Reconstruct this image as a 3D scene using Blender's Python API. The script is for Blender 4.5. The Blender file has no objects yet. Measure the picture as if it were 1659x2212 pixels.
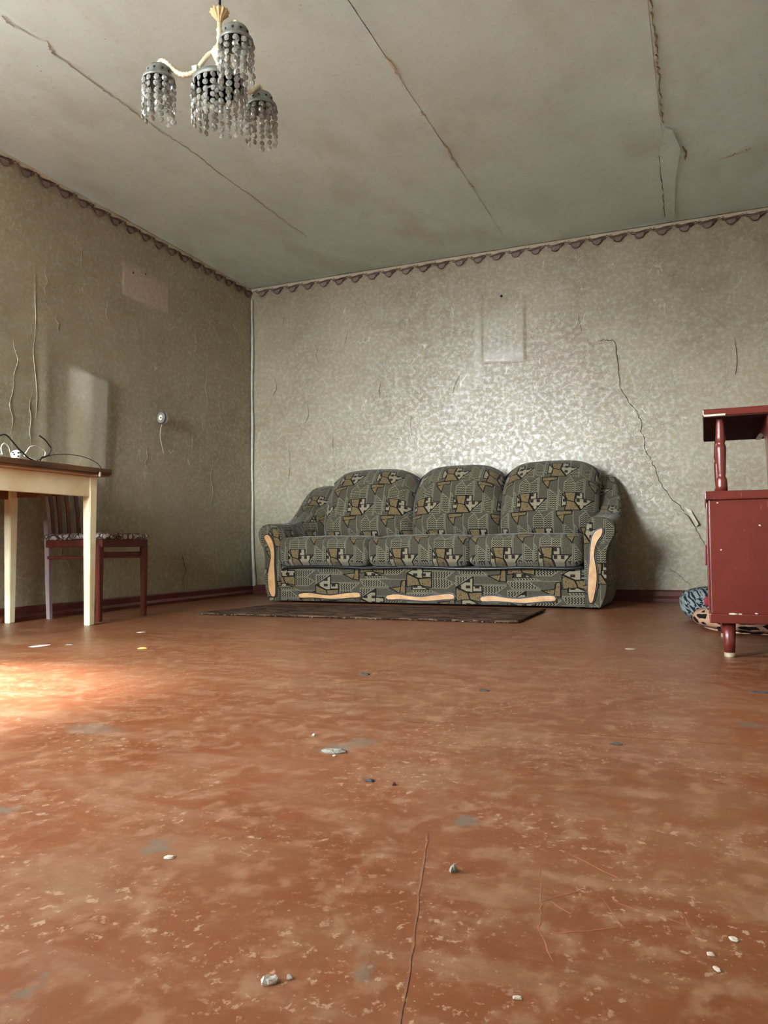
import bpy, bmesh, math, random
import numpy as np
from mathutils import Vector, Matrix, Euler

random.seed(7)
SC = bpy.context.scene
COL = SC.collection
PI = math.pi

# ------------------------------------------------------------------ camera
RX, BY, FY, HT = 3.95, 0.0, -6.0, 2.5        # right wall x, back wall y, front wall y, ceiling height
cam_d = bpy.data.cameras.new('camera'); cam = bpy.data.objects.new('camera', cam_d); COL.objects.link(cam)
yaw, pitch, roll = 0.395007, 0.0419116, -0.00937232
fw = Vector((-math.sin(yaw)*math.cos(pitch), math.cos(yaw)*math.cos(pitch), math.sin(pitch)))
rt = Vector((math.cos(yaw), math.sin(yaw), 0)); up = rt.cross(fw)
r2 = math.cos(roll)*rt + math.sin(roll)*up; u2 = -math.sin(roll)*rt + math.cos(roll)*up
M = Matrix((r2, u2, -fw)).transposed().to_4x4(); M.translation = Vector((3.4001, -5.3552, 0.3894))
cam.matrix_world = M
cam_d.sensor_fit = 'VERTICAL'; cam_d.sensor_height = 36.0; cam_d.lens = 1662.9/2212*36.0
cam_d.clip_start = 0.02; cam_d.clip_end = 200
SC.camera = cam

# ------------------------------------------------------------------ sky and daylight
SKY = 88.0; SUN = 215.0
world = bpy.data.worlds.new('world'); SC.world = world; world.use_nodes = True
wb = world.node_tree.nodes['Background']
wb.inputs['Color'].default_value = (0.86, 0.95, 1.0, 1); wb.inputs['Strength'].default_value = SKY   # overcast sky
WINDOWS = [(0.10, 1.45, 0.75, 2.30)]    # x0, x1, z0, z1 in the front wall
SIDE = (-4.68, -3.86, 0.90, 1.98)                                 # y0, y1, z0, z1 of the window in the left wall
for i, (x0, x1, z0, z1) in enumerate(WINDOWS+[SIDE]):             # portals only guide the sampling of the sky
    ld = bpy.data.lights.new('window_portal', 'AREA'); ld.shape = 'RECTANGLE'
    ld.size = x1-x0; ld.size_y = z1-z0; ld.cycles.is_portal = True
    lo = bpy.data.objects.new('window_portal', ld); COL.objects.link(lo)
    lo.location = ((x0+x1)/2, FY-0.02, (z0+z1)/2); lo.rotation_euler = (PI/2, 0, 0)
    if i == len(WINDOWS): lo.location = (-0.02, (x0+x1)/2, (z0+z1)/2); lo.rotation_euler = (PI/2, 0, -PI/2)
sun_d = bpy.data.lights.new('hazy_sun', 'SUN'); sun_d.energy = SUN; sun_d.angle = math.radians(20); sun_d.color = (1.0, 0.96, 0.90)
sun = bpy.data.objects.new('hazy_sun', sun_d); COL.objects.link(sun)
sun.rotation_euler = Vector((1.0, 0.16, -1.22)).to_track_quat('-Z', 'Y').to_euler()     # comes in low from the left-hand side of the house
vs = SC.view_settings
vs.view_transform = 'Standard'; vs.look = 'None'; vs.exposure = 0.0; vs.gamma = 1.0; vs.use_curve_mapping = False
SC.cycles.max_bounces = 5; SC.cycles.diffuse_bounces = 4; SC.cycles.glossy_bounces = 2
SC.cycles.use_adaptive_sampling = True; SC.cycles.adaptive_threshold = 0.18; SC.cycles.adaptive_min_samples = 16
SC.cycles.transmission_bounces = 3; SC.cycles.transparent_max_bounces = 8
SC.cycles.caustics_reflective = False; SC.cycles.caustics_refractive = False
SC.cycles.sample_clamp_indirect = 6.0

# ------------------------------------------------------------------ node helpers
def S(r, g, b):
    f = lambda c: (c/255/12.92) if c/255 <= 0.04045 else ((c/255+0.055)/1.055)**2.4
    return (f(r), f(g), f(b), 1)

class NT:
    def __init__(s, name):
        s.mat = bpy.data.materials.new(name); s.mat.use_nodes = True
        s.nt = s.mat.node_tree; s.b = s.nt.nodes['Principled BSDF']; s.out = s.nt.nodes['Material Output']
    def n(s, typ, **kw):
        nd = s.nt.nodes.new(typ)
        for k, v in kw.items(): setattr(nd, k, v)
        return nd
    def put(s, sock, v):
        if isinstance(v, bpy.types.NodeSocket): s.nt.links.new(v, sock)
        elif v is not None: sock.default_value = v
    def math(s, op, a, b=None, c=None, clamp=False):
        nd = s.n('ShaderNodeMath', operation=op, use_clamp=clamp)
        for i, v in enumerate((a, b, c)):
            if v is not None: s.put(nd.inputs[i], v)
        return nd.outputs[0]
    def vm(s, op, a, b=None):
        nd = s.n('ShaderNodeVectorMath', operation=op)
        s.put(nd.inputs[0], a)
        if b is not None: s.put(nd.inputs[1], b)
        return nd.outputs['Value'] if op in ('DOT_PRODUCT', 'LENGTH', 'DISTANCE') else nd.outputs[0]
    def scale(s, v, xyz): return s.vm('MULTIPLY', v, xyz)
    def obj(s): return s.n('ShaderNodeTexCoord').outputs['Object']
    def geo(s): return s.n('ShaderNodeNewGeometry').outputs['Position']
    def uv(s): return s.n('ShaderNodeTexCoord').outputs['UV']
    def noise(s, vec, scale, detail=4, rough=0.55, dist=0.0, col=False):
        nd = s.n('ShaderNodeTexNoise'); s.put(nd.inputs['Vector'], vec)
        nd.inputs['Scale'].default_value = scale; nd.inputs['Detail'].default_value = detail
        nd.inputs['Roughness'].default_value = rough; nd.inputs['Distortion'].default_value = dist
        return nd.outputs['Color' if col else 'Fac']
    def vor(s, vec, scale, feature='F1', out='Distance', rnd=1.0):
        nd = s.n('ShaderNodeTexVoronoi', feature=feature); s.put(nd.inputs['Vector'], vec)
        nd.inputs['Scale'].default_value = scale; nd.inputs['Randomness'].default_value = rnd
        return nd.outputs[out]
    def ramp(s, fac, a, b, lo=0.0, hi=1.0):      # smooth map range
        nd = s.n('ShaderNodeMapRange', interpolation_type='SMOOTHSTEP'); s.put(nd.inputs[0], fac)
        nd.inputs[1].default_value = a; nd.inputs[2].default_value = b
        nd.inputs[3].default_value = lo; nd.inputs[4].default_value = hi
        return nd.outputs[0]
    def mix(s, fac, a, b):
        nd = s.n('ShaderNodeMix', data_type='RGBA'); s.put(nd.inputs[0], fac); s.put(nd.inputs[6], a); s.put(nd.inputs[7], b)
        return nd.outputs[2]
    def bump(s, h, strength=0.3, dist=0.01, nrm=None):
        nd = s.n('ShaderNodeBump'); nd.inputs['Strength'].default_value = strength; nd.inputs['Distance'].default_value = dist
        s.put(nd.inputs['Height'], h)
        if nrm is not None: s.put(nd.inputs['Normal'], nrm)
        return nd.outputs[0]
    def attr(s, name): return s.n('ShaderNodeAttribute', attribute_name=name).outputs['Fac']
    def sep(s, v):
        nd = s.n('ShaderNodeSeparateXYZ'); s.put(nd.inputs[0], v); return nd.outputs
    def comb(s, x, y, z):
        nd = s.n('ShaderNodeCombineXYZ'); s.put(nd.inputs[0], x); s.put(nd.inputs[1], y); s.put(nd.inputs[2], z); return nd.outputs[0]
    def done(s, col=None, rough=None, nrm=None, metal=None, spec=None):
        for k, v in (('Base Color', col), ('Roughness', rough), ('Normal', nrm), ('Metallic', metal), ('Specular IOR Level', spec)):
            if v is not None: s.put(s.b.inputs[k], v)
        return s.mat

def simple(name, a, b, scale=20, rough=0.5, bump=0.0, spec=0.5, metal=0.0, stretch=(1, 1, 1)):
    m = NT(name); p = m.scale(m.obj(), stretch); f = m.noise(p, scale, 5, 0.6)
    c = m.mix(m.ramp(f, 0.3, 0.7), a, b)
    return m.done(c, rough, m.bump(f, bump, 0.004) if bump else None, metal, spec)

# ------------------------------------------------------------------ mesh helpers
def link(name, me, mat=None, parent=None, smooth=False):
    o = bpy.data.objects.new(name, me); COL.objects.link(o)
    if mat is not None:
        for m_ in (mat if isinstance(mat, (list, tuple)) else [mat]): me.materials.append(m_)
    if smooth:
        me.polygons.foreach_set('use_smooth', [True]*len(me.polygons))
    if parent is not None:
        o.parent = parent
        if parent.type == 'EMPTY': o.matrix_parent_inverse = Matrix.Translation(-parent.location)
    return o
def raw(name, verts, faces, mat=None, parent=None, smooth=False):
    me = bpy.data.meshes.new(name); me.from_pydata([tuple(map(float, v)) for v in verts], [], faces); me.update()
    return link(name, me, mat, parent, smooth)
def from_bm(name, bm, mat=None, parent=None, smooth=False):
    me = bpy.data.meshes.new(name); bmesh.ops.recalc_face_normals(bm, faces=bm.faces[:]); bm.to_mesh(me); bm.free()
    return link(name, me, mat, parent, smooth)
def tag(o, label=None, cat=None, group=None, kind=None):
    for k, v in (('label', label), ('category', cat), ('group', group), ('kind', kind)):
        if v: o[k] = v
    return o
def empty(name, loc, label, cat, group=None, rz=0):
    o = bpy.data.objects.new(name, None); COL.objects.link(o); o.location = loc; o.rotation_euler = (0, 0, rz)
    o.empty_display_size = 0.05
    return tag(o, label, cat, group)
def bm_box(bm, x0, x1, y0, y1, z0, z1, bev=0.0, seg=2, mi=0):
    r = bmesh.ops.create_cube(bm, size=1.0); vs_ = r['verts']
    for v in vs_: v.co = Vector(((x0+x1)/2+v.co.x*(x1-x0), (y0+y1)/2+v.co.y*(y1-y0), (z0+z1)/2+v.co.z*(z1-z0)))
    fs = {f for v in vs_ for f in v.link_faces}
    for f in fs: f.material_index = mi
    if bev > 0:
        es = {e for v in vs_ for e in v.link_edges}
        bmesh.ops.bevel(bm, geom=list(es), offset=bev, segments=seg, affect='EDGES', profile=0.6)
def box(name, x0, x1, y0, y1, z0, z1, mat, parent=None, bev=0.0, seg=2):
    bm = bmesh.new(); bm_box(bm, x0, x1, y0, y1, z0, z1, bev, seg); return from_bm(name, bm, mat, parent)
def catmull(pts, n=6):
    P = [Vector(p) for p in pts]; P = [P[0]*2-P[1]] + P + [P[-1]*2-P[-2]]; out = []
    for i in range(1, len(P)-2):
        for k in range(n):
            t = k/n; a, b, c, d = P[i-1], P[i], P[i+1], P[i+2]
            out.append(0.5*((2*b)+(c-a)*t+(2*a-5*b+4*c-d)*t*t+(3*b-a-3*c+d)*t**3))
    out.append(P[-2]); return out
def bm_tube(bm, pts, rad, n=8, mi=0, caps=True):
    pts = [Vector(p) for p in pts]; L = len(pts); rs = rad if isinstance(rad, (list, tuple)) else [rad]*L
    t0 = (pts[1]-pts[0]).normalized(); ref = Vector((0, 0, 1)) if abs(t0.z) < 0.9 else Vector((1, 0, 0)); a = t0.cross(ref).normalized()
    rings = []
    for i, p in enumerate(pts):
        t = (pts[min(i+1, L-1)]-pts[max(i-1, 0)]).normalized()
        a = (a - t*a.dot(t)).normalized(); b = t.cross(a)
        rings.append([bm.verts.new(p+(a*math.cos(2*PI*k/n)+b*math.sin(2*PI*k/n))*rs[i]) for k in range(n)])
    for i in range(L-1):
        for k in range(n):
            f = bm.faces.new((rings[i][k], rings[i][(k+1) % n], rings[i+1][(k+1) % n], rings[i+1][k])); f.material_index = mi; f.smooth = True
    if caps:
        bm.faces.new(rings[0][::-1]).material_index = mi; bm.faces.new(rings[-1]).material_index = mi
def tube(name, pts, rad, mat, parent=None, n=8):
    bm = bmesh.new(); bm_tube(bm, pts, rad, n); return from_bm(name, bm, mat, parent)
def bm_lathe(bm, prof, c=(0, 0, 0), n=24, mi=0, wob=None):
    rings = []
    for r, z in prof:
        rings.append([bm.verts.new((c[0]+r*(wob(k/n, z) if wob else 1)*math.cos(2*PI*k/n), c[1]+r*(wob(k/n, z) if wob else 1)*math.sin(2*PI*k/n), c[2]+z)) for k in range(n)])
    for i in range(len(prof)-1):
        for k in range(n):
            f = bm.faces.new((rings[i][k], rings[i][(k+1) % n], rings[i+1][(k+1) % n], rings[i+1][k])); f.smooth = True; f.material_index = mi
    for R in (rings[0], rings[-1]):
        try: bm.faces.new(R).material_index = mi
        except ValueError: pass
def lathe(name, prof, c, mat, parent=None, n=24, wob=None):
    bm = bmesh.new(); bm_lathe(bm, prof, c, n, 0, wob); return from_bm(name, bm, mat, parent)
def bm_prism(bm, poly, fn, d0, d1, mi=0, bev=0.0):
    """extrude a 2-D outline: fn(a, b, d) -> xyz"""
    A = [bm.verts.new(fn(a, b, d0)) for a, b in poly]; B = [bm.verts.new(fn(a, b, d1)) for a, b in poly]; n = len(poly)
    fs = [bm.faces.new(A[::-1]), bm.faces.new(B)]
    for i in range(n): fs.append(bm.faces.new((A[i], A[(i+1) % n], B[(i+1) % n], B[i])))
    for f in fs: f.material_index = mi
    if bev > 0:
        es = [e for e in fs[1].edges]; bmesh.ops.bevel(bm, geom=es, offset=bev, segments=3, affect='EDGES', profile=0.6)
def boxuv(o, sx=1.0, sy=1.0, rot=False, off=(0, 0), ztop=0.45):
    """UVs in metres, laid over the faces by their direction"""
    me = o.data; uvl = me.uv_layers.new(name='UVMap'); co = np.zeros(len(me.vertices)*3); me.vertices.foreach_get('co', co); co = co.reshape(-1, 3)
    for p in me.polygons:
        n = p.normal
        for li in p.loop_indices:
            x, y, z = co[me.loops[li].vertex_index]
            if abs(n.x) > max(abs(n.y), abs(n.z))*1.15: a, b = y, z
            else: a, b = x, z + (y+0.75)*0.75
            if rot: a, b = b, a
            uvl.data[li].uv = (a*sx+off[0], b*sy+off[1])
# numpy value noise
def _h(ix, iy, seed):
    n = (ix*374761393 + iy*668265263 + seed*1442695041) & 0xFFFFFFFF
    n = ((n ^ (n >> 13))*1274126177) & 0xFFFFFFFF
    return ((n ^ (n >> 16)) & 0xFFFF)/65535.0
def vnoise(x, y, seed=0):
    x = np.asarray(x, float); y = np.asarray(y, float)
    ix = np.floor(x).astype(np.int64); iy = np.floor(y).astype(np.int64); fx = x-ix; fy = y-iy
    fx = fx*fx*(3-2*fx); fy = fy*fy*(3-2*fy)
    return (_h(ix, iy, seed)*(1-fx)+_h(ix+1, iy, seed)*fx)*(1-fy)+(_h(ix, iy+1, seed)*(1-fx)+_h(ix+1, iy+1, seed)*fx)*fy
def fbm(x, y, seed=0, o=4):
    s, a = 0, 0.5
    for k in range(o): s = s+a*vnoise(x*2**k, y*2**k, seed+k*17); a *= 0.5
    return s
def sstep(a, b, x):
    t = np.clip((x-a)/(b-a), 0, 1); return t*t*(3-2*t)
def grid(name, us, vs_, fn, mat, parent=None, attrs=None, back=None):
    """fn(U, V) -> (X, Y, Z); attrs: name -> array; back: list of box tuples added behind"""
    U, V = np.meshgrid(us, vs_); X, Y, Z = fn(U, V); nu, nv = len(us), len(vs_)
    verts = np.stack([X.ravel(), Y.ravel(), Z.ravel()], 1)
    i = np.arange(nu*nv).reshape(nv, nu)
    faces = np.stack([i[:-1, :-1].ravel(), i[:-1, 1:].ravel(), i[1:, 1:].ravel(), i[1:, :-1].ravel()], 1)
    V_ = verts.tolist(); F_ = faces.tolist()
    for (x0, x1, y0, y1, z0, z1) in (back or []):
        b = len(V_); V_ += [(x, y, z) for z in (z0, z1) for y in (y0, y1) for x in (x0, x1)]
        F_ += [[b+k for k in q] for q in ((0, 2, 3, 1), (4, 5, 7, 6), (0, 1, 5, 4), (2, 6, 7, 3), (0, 4, 6, 2), (1, 3, 7, 5))]
    me = bpy.data.meshes.new(name); me.from_pydata(V_, [], F_); me.update()
    o = link(name, me, mat, parent)
    sm = np.zeros(len(me.polygons), bool); sm[:len(faces)] = True; me.polygons.foreach_set('use_smooth', sm)
    for k, arr in (attrs or {}).items():
        a = me.attributes.new(k, 'FLOAT', 'POINT'); d = np.zeros(len(me.vertices)); d[:nu*nv] = arr(U, V).ravel(); a.data.foreach_set('value', d)
    return o

# ------------------------------------------------------------------ materials
def wallpaper(name, axis):
    m = NT(name); P = m.geo()
    s = m.sep(P); uvw = m.comb(s[axis], s[2], 0.0)
    big = m.noise(uvw, 1.6, 3, 0.55); mid = m.noise(uvw, 9, 3, 0.6); fine = m.noise(uvw, 60, 3, 0.65)
    c = m.mix(m.ramp(big, 0.35, 0.68), S(136, 122, 96), S(158, 146, 121))
    c = m.mix(m.ramp(mid, 0.35, 0.7), c, S(150, 140, 115))
    c = m.mix(m.ramp(fine, 0.5, 0.75, 0, 0.32), c, S(104, 94, 76))
    pink = m.noise(uvw, 0.9, 3, 0.5)
    c = m.mix(m.ramp(pink, 0.52, 0.72, 0, 0.35), c, S(158, 138, 122))
    # creases of the crumpled paper
    wv = m.vm('ADD', uvw, m.scale(m.noise(uvw, 14, 3, 0.6, col=True), (0.06, 0.06, 0)))
    cre = m.ramp(m.vor(m.scale(wv, (1.0, 0.75, 1)), 24, 'DISTANCE_TO_EDGE'), 0.0, 0.06, 1, 0)
    cre2 = m.ramp(m.vor(m.scale(wv, (1.6, 0.5, 1)), 9, 'DISTANCE_TO_EDGE'), 0.0, 0.025, 1, 0)
    gate = m.ramp(m.noise(uvw, 5.5, 3, 0.6), 0.5, 0.66)
    c = m.mix(m.math('MULTIPLY', cre, m.math('MULTIPLY', gate, 0.45)), c, S(92, 82, 66))
    fl = m.math('MULTIPLY', cre2, m.ramp(m.noise(uvw, 6.5, 3, 0.6), 0.55, 0.68, 0, 0.8))
    c = m.mix(fl, c, S(200, 196, 176))
    pale = m.attr('pale'); c = m.mix(pale, c, S(186, 180, 168))
    pk = m.attr('pinkish'); c = m.mix(pk, c, S(176, 152, 136))
    silver = m.ramp(m.noise(uvw, 34, 4, 0.7), 0.42, 0.66)
    rough = 0.52
    h = m.noise(uvw, 75, 3, 0.68)
    nrm = m.bump(h, 0.10, 0.003)
    m.put(m.b.inputs['Coat Weight'], m.ramp(silver, 0, 1, 0.15, 1.0)); m.b.inputs['Coat Roughness'].default_value = 0.40; m.b.inputs['Coat IOR'].default_value = 1.75; m.put(m.b.inputs['Coat Normal'], nrm)
    return m.done(c, rough, nrm, None, m.ramp(silver, 0, 1, 0.55, 1.0))
def plaster():
    m = NT('ceiling_whitewash'); P = m.geo(); p2 = m.scale(P, (1, 1, 0))
    big = m.noise(p2, 0.75, 3, 0.5); mid = m.noise(m.scale(p2, (1.6, 0.7, 1)), 3.2, 4, 0.6); fine = m.noise(p2, 30, 2, 0.6)
    c = m.mix(m.ramp(big, 0.36, 0.66), S(216, 236, 236), S(228, 247, 248))
    c = m.mix(m.ramp(mid, 0.45, 0.75, 0, 0.35), c, S(204, 218, 210))
    c = m.mix(m.ramp(fine, 0.55, 0.8, 0, 0.25), c, S(178, 188, 178))
    # soot along the edges where walls meet the ceiling, and brown water stains
    st = m.noise(m.scale(p2, (1.0, 0.6, 1)), 1.7, 4, 0.6)
    c = m.mix(m.ramp(st, 0.50, 0.72, 0, 0.5), c, S(192, 198, 182))
    sp = m.ramp(m.vor(p2, 7, 'F1'), 0.012, 0.03, 0.75, 0); c = m.mix(sp, c, S(92, 86, 72))
    nrm = m.bump(m.noise(p2, 9, 3, 0.6), 0.35, 0.012)
    return m.done(c, 0.75, nrm, None, 0.25)
def floor_paint():
    m = NT('worn_floor_paint'); P = m.geo(); p2 = m.scale(P, (1, 1, 0))
    big = m.noise(p2, 1.8, 2, 0.55); mid = m.noise(p2, 11, 3, 0.6); fine = m.noise(p2, 46, 2, 0.65)
    c = m.mix(m.ramp(big, 0.35, 0.65), S(132, 70, 34), S(146, 84, 50))
    c = m.mix(m.ramp(mid, 0.35, 0.75, 0, 0.5), c, S(148, 98, 64))
    c = m.mix(m.ramp(m.noise(p2, 3.6, 2, 0.6), 0.48, 0.70, 0, 0.55), c, S(146, 102, 70))
    # rubbed pale blotches and small bare flecks
    d1 = m.noise(m.scale(p2, (1.25, 1, 1)), 19, 4, 0.62)
    c = m.mix(m.ramp(d1, 0.47, 0.70, 0, 0.55), c, S(188, 146, 116))
    d0 = m.noise(m.scale(p2, (0.55, 1.6, 1)), 7, 4, 0.65); c = m.mix(m.ramp(d0, 0.48, 0.70, 0, 0.36), c, S(180, 142, 114))
    d2 = m.noise(m.scale(p2, (1.2, 1, 1)), 64, 3, 0.7)
    gate = m.ramp(m.noise(p2, 5.0, 3, 0.5), 0.40, 0.6)
    c = m.mix(m.math('MULTIPLY', m.ramp(d2, 0.57, 0.65, 0, 0.75), gate), c, S(206, 172, 146))
    d3 = m.noise(p2, 170, 2, 0.6); c = m.mix(m.ramp(d3, 0.69, 0.73, 0, 0.7), c, S(214, 184, 158))
    # spots where the paint is gone down to grey screed: x, y, rx, ry, strength
    wp = m.vm('ADD', p2, m.scale(m.vm('SUBTRACT', m.noise(p2, 38, 4, 0.65, col=True), (0.5, 0.5, 0.5)), (0.075, 0.085, 0)))
    spots = [(2.738, -4.02, .030, .035, .9), (2.766, -3.955, .038, .035, .6), (3.08, -4.292, .016, .022, .9), (2.735, -4.525, .015, .022, .8),
             (2.43, -4.504, .02, .018, .8), (3.104, -4.69, .013, .020, .6), (2.84, -4.833, .007, .012, .8), 
             (3.48, -3.54, .035, .03, .8), (2.18, -4.06, .07, .04, .6)]
    for x, y, rx, ry, k in spots:
        d = m.vm('LENGTH', m.scale(m.vm('SUBTRACT', wp, (x, y, 0)), (1/rx, 1/ry, 0)))
        c = m.mix(m.ramp(d, 0.5, 1.3, k*.8, 0), c, S(128, 122, 110))
    nz = m.ramp(m.vor(p2, 5, 'F1'), 0.008, 0.016, 0.8, 0); c = m.mix(nz, c, S(52, 40, 34))
    nrm = m.bump(fine, 0.12, 0.003)
    c = m.scale(c, (0.60, 0.565, 0.53))
    return m.done(c, 0.40, nrm, None, 0.42)
def fabric(name):
    """upholstery woven in a patchwork of chevron, speckle, dash and check pieces, outlined in black and pale thread"""
    m = NT(name); uv = m.uv(); s = m.sep(uv)
    W, H = 0.29, 0.235
    v = m.math('DIVIDE', s[1], H); row = m.math('FLOOR', v)
    u = m.math('ADD', m.math('DIVIDE', s[0], W), m.math('MULTIPLY', row, 0.338))
    cu, cv = m.math('FRACT', u), m.math('FRACT', v)
    p = m.comb(m.math('MULTIPLY', cu, W), m.math('MULTIPLY', cv, H), 1.0)
    def P(a, b): return ((a-195)/385*W, (490-b)/310*H)
    def sdf(poly):
        q = [P(*t) for t in poly]; cx = sum(t[0] for t in q)/len(q); cy = sum(t[1] for t in q)/len(q); d = None
        for i in range(len(q)):
            (x0, y0), (x1, y1) = q[i], q[(i+1) % len(q)]; nx, ny = y1-y0, x0-x1; L = math.hypot(nx, ny); nx /= L; ny /= L; k = nx*x0+ny*y0
            if nx*cx+ny*cy-k > 0: nx, ny, k = -nx, -ny, -k
            e = m.vm('DOT_PRODUCT', p, (nx, ny, -k)); d = e if d is None else m.math('MAXIMUM', d, e)
        return d
    def uni(*ps):
        d = None
        for q in ps: e = sdf(q); d = e if d is None else m.math('MINIMUM', d, e)
        return d
    A = uni([(240, 325), (240, 235), (290, 185), (330, 245), (330, 325)], [(330, 325), (330, 245), (400, 185), (400, 325)])
    E_ = sdf([(197, 300), (222, 345), (218, 455), (197, 440)])
    G = sdf([(385, 489), (482, 395), (482, 489)]); J = sdf([(502, 300), (568, 360), (568, 489), (502, 460)])
    B = uni([(245, 328), (338, 328), (328, 415), (265, 400)], [(265, 400), (328, 415), (378, 488), (250, 488)])
    Fp = uni([(435, 185), (570, 185), (560, 212), (440, 225)], [(440, 225), (505, 212), (490, 290)])
    Cc = uni([(342, 328), (395, 328), (395, 385), (342, 385)], [(334, 383), (478, 382), (384, 484), (334, 415)])
    D = sdf([(226, 345), (264, 400), (260, 452), (221, 455)])
    dark, light, tan, beige = S(30, 26, 22), S(134, 126, 106), S(122, 106, 74), S(150, 141, 118)
    zig = m.math('ABSOLUTE', m.math('SUBTRACT', m.math('FRACT', m.math('MULTIPLY', s[0], 60.0)), 0.5))
    st = m.math('FRACT', m.math('ADD', m.math('MULTIPLY', s[1], 78.0), zig))
    chev = m.mix(m.ramp(st, 0.42, 0.56), dark, light)
    sp1 = m.noise(uv, 330, 2, 0.7); speck = m.mix(m.ramp(sp1, 0.42, 0.62), S(44, 40, 33), S(120, 114, 96))
    da = m.noise(m.scale(uv, (75, 190, 1)), 1.0, 1, 0.4); tanc = m.mix(m.ramp(da, 0.60, 0.64), tan, S(70, 54, 34))
    k = 24.0
    a = m.math('LESS_THAN', m.math('FRACT', m.math('MULTIPLY', s[0], k)), 0.5); b = m.math('LESS_THAN', m.math('FRACT', m.math('MULTIPLY', s[1], k)), 0.5)
    chk = m.mix(m.math('MULTIPLY', a, b), beige, S(48, 34, 30))
    col = speck
    pale, black = S(124, 123, 104), S(20, 18, 16)
    for xl in (410, 490, 575):     # pale vertical threads
        d = m.math('ABSOLUTE', m.math('SUBTRACT', m.math('MULTIPLY', cu, W), P(xl, 0)[0])); col = m.mix(m.math('LESS_THAN', d, 0.0022), col, pale)
    for dd, fill, line, w in ((E_, chev, pale, .0022), (G, chev, pale, .0022), (J, chev, pale, .0022), (A, chev, pale, .0026), (B, tanc, black, .0030), (Fp, tanc, black, .0030), (D, chk, black, .0032), (Cc, chk, black, .0032)):
        col = m.mix(m.math('LESS_THAN', dd, 0.0), col, fill)
        col = m.mix(m.math('LESS_THAN', m.math('ABSOLUTE', dd), w), col, line)
    fuzz = m.noise(uv, 700, 2, 0.6)
    nrm = m.bump(m.math('ADD', fuzz, m.math('MULTIPLY', sp1, 0.6)), 0.25, 0.002)
    m.b.inputs['Sheen Weight'].default_value = 0.15
    col = m.scale(col, (0.74, 0.72, 0.70))
    return m.done(col, 0.9, nrm, None, 0.15)
def red_paint():
    m = NT('red_brown_gloss_paint'); p = m.obj(); f = m.noise(p, 6, 4, 0.55)
    c = m.mix(m.ramp(f, 0.35, 0.65), S(86, 31, 25), S(98, 38, 30))
    sc = m.noise(m.scale(p, (60, 60, 14)), 1.0, 3, 0.6); c = m.mix(m.ramp(sc, 0.66, 0.74, 0, 0.35), c, S(176, 110, 100))
    ch = m.ramp(m.vor(p, 11, 'F1'), 0.03, 0.05, 1, 0); gate = m.ramp(m.noise(p, 5, 2, 0.5), 0.55, 0.6); c = m.mix(m.math('MULTIPLY', ch, gate), c, S(220, 208, 186))
    return m.done(c, 0.28, m.bump(m.noise(p, 40, 3, 0.5), 0.08, 0.003), None, 0.5)
def wood(name, a, b, scale=1.0, rough=0.45, stretch=(4, 60, 60)):
    m = NT(name); p = m.scale(m.obj(), stretch); f = m.noise(p, scale, 5, 0.6, 0.5)
    return m.done(m.mix(m.ramp(f, 0.3, 0.7), a, b), rough, m.bump(f, 0.1, 0.003), None, 0.5)
def cream_paint():
    m = NT('cream_gloss_paint'); p = m.obj(); f = m.noise(p, 7, 4, 0.6)
    c = m.mix(m.ramp(f, 0.35, 0.7), S(240, 232, 198), S(226, 212, 170))
    g = m.noise(m.scale(p, (1, 0.25, 1)), 60, 4, 0.7); c = m.mix(m.ramp(g, 0.62, 0.74, 0, 0.6), c, S(140, 122, 88))
    d = m.ramp(m.vor(p, 26, 'F1'), 0.05, 0.10, 0.8, 0); gg = m.ramp(m.noise(p, 9, 2, 0.5), 0.5, 0.6); c = m.mix(m.math('MULTIPLY', d, gg), c, S(96, 78, 52))
    return m.done(c, 0.4, m.bump(f, 0.08, 0.003), None, 0.45)
def rug_mat():
    m = NT('brown_rug_pile'); p = m.obj(); f = m.noise(m.scale(p, (1, 2.2, 1)), 9, 5, 0.65, 0.8); g = m.noise(p, 260, 3, 0.7)
    c = m.mix(m.ramp(f, 0.4, 0.6), S(54, 38, 30), S(112, 86, 68)); c = m.mix(m.ramp(g, 0.4, 0.7, 0, 0.6), c, S(30, 22, 20))
    c = m.mix(m.ramp(m.noise(m.scale(p, (1, 3, 1)), 22, 3, 0.6), 0.6, 0.7, 0, 0.6), c, S(136, 112, 92))
    return m.done(c, 0.95, m.bump(g, 0.8, 0.006), None, 0.1)
def houndstooth():
    m = NT('houndstooth_wool'); p = m.uv(); w = m.vm('ADD', p, m.scale(m.vm('SUBTRACT', m.noise(p, 34, 3, 0.6, col=True), (0.5, 0.5, 0.5)), (0.05, 0.05, 0)))
    s = m.sep(m.scale(w, (40, 40, 1)))
    a = m.math('LESS_THAN', m.math('FRACT', s[0]), 0.5); b = m.math('LESS_THAN', m.math('FRACT', s[1]), 0.5)
    dg = m.math('LESS_THAN', m.math('FRACT', m.math('MULTIPLY', m.math('ADD', s[0], s[1]), 1.0)), 0.5)
    both = m.math('MULTIPLY', a, b); one = m.math('ABSOLUTE', m.math('SUBTRACT', a, b))
    f = m.math('MAXIMUM', both, m.math('MULTIPLY', one, dg))
    return m.done(m.mix(f, S(118, 126, 126), S(30, 35, 40)), 0.95, m.bump(m.noise(p, 300, 2, 0.6), 0.4, 0.003), None, 0.1)
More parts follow.
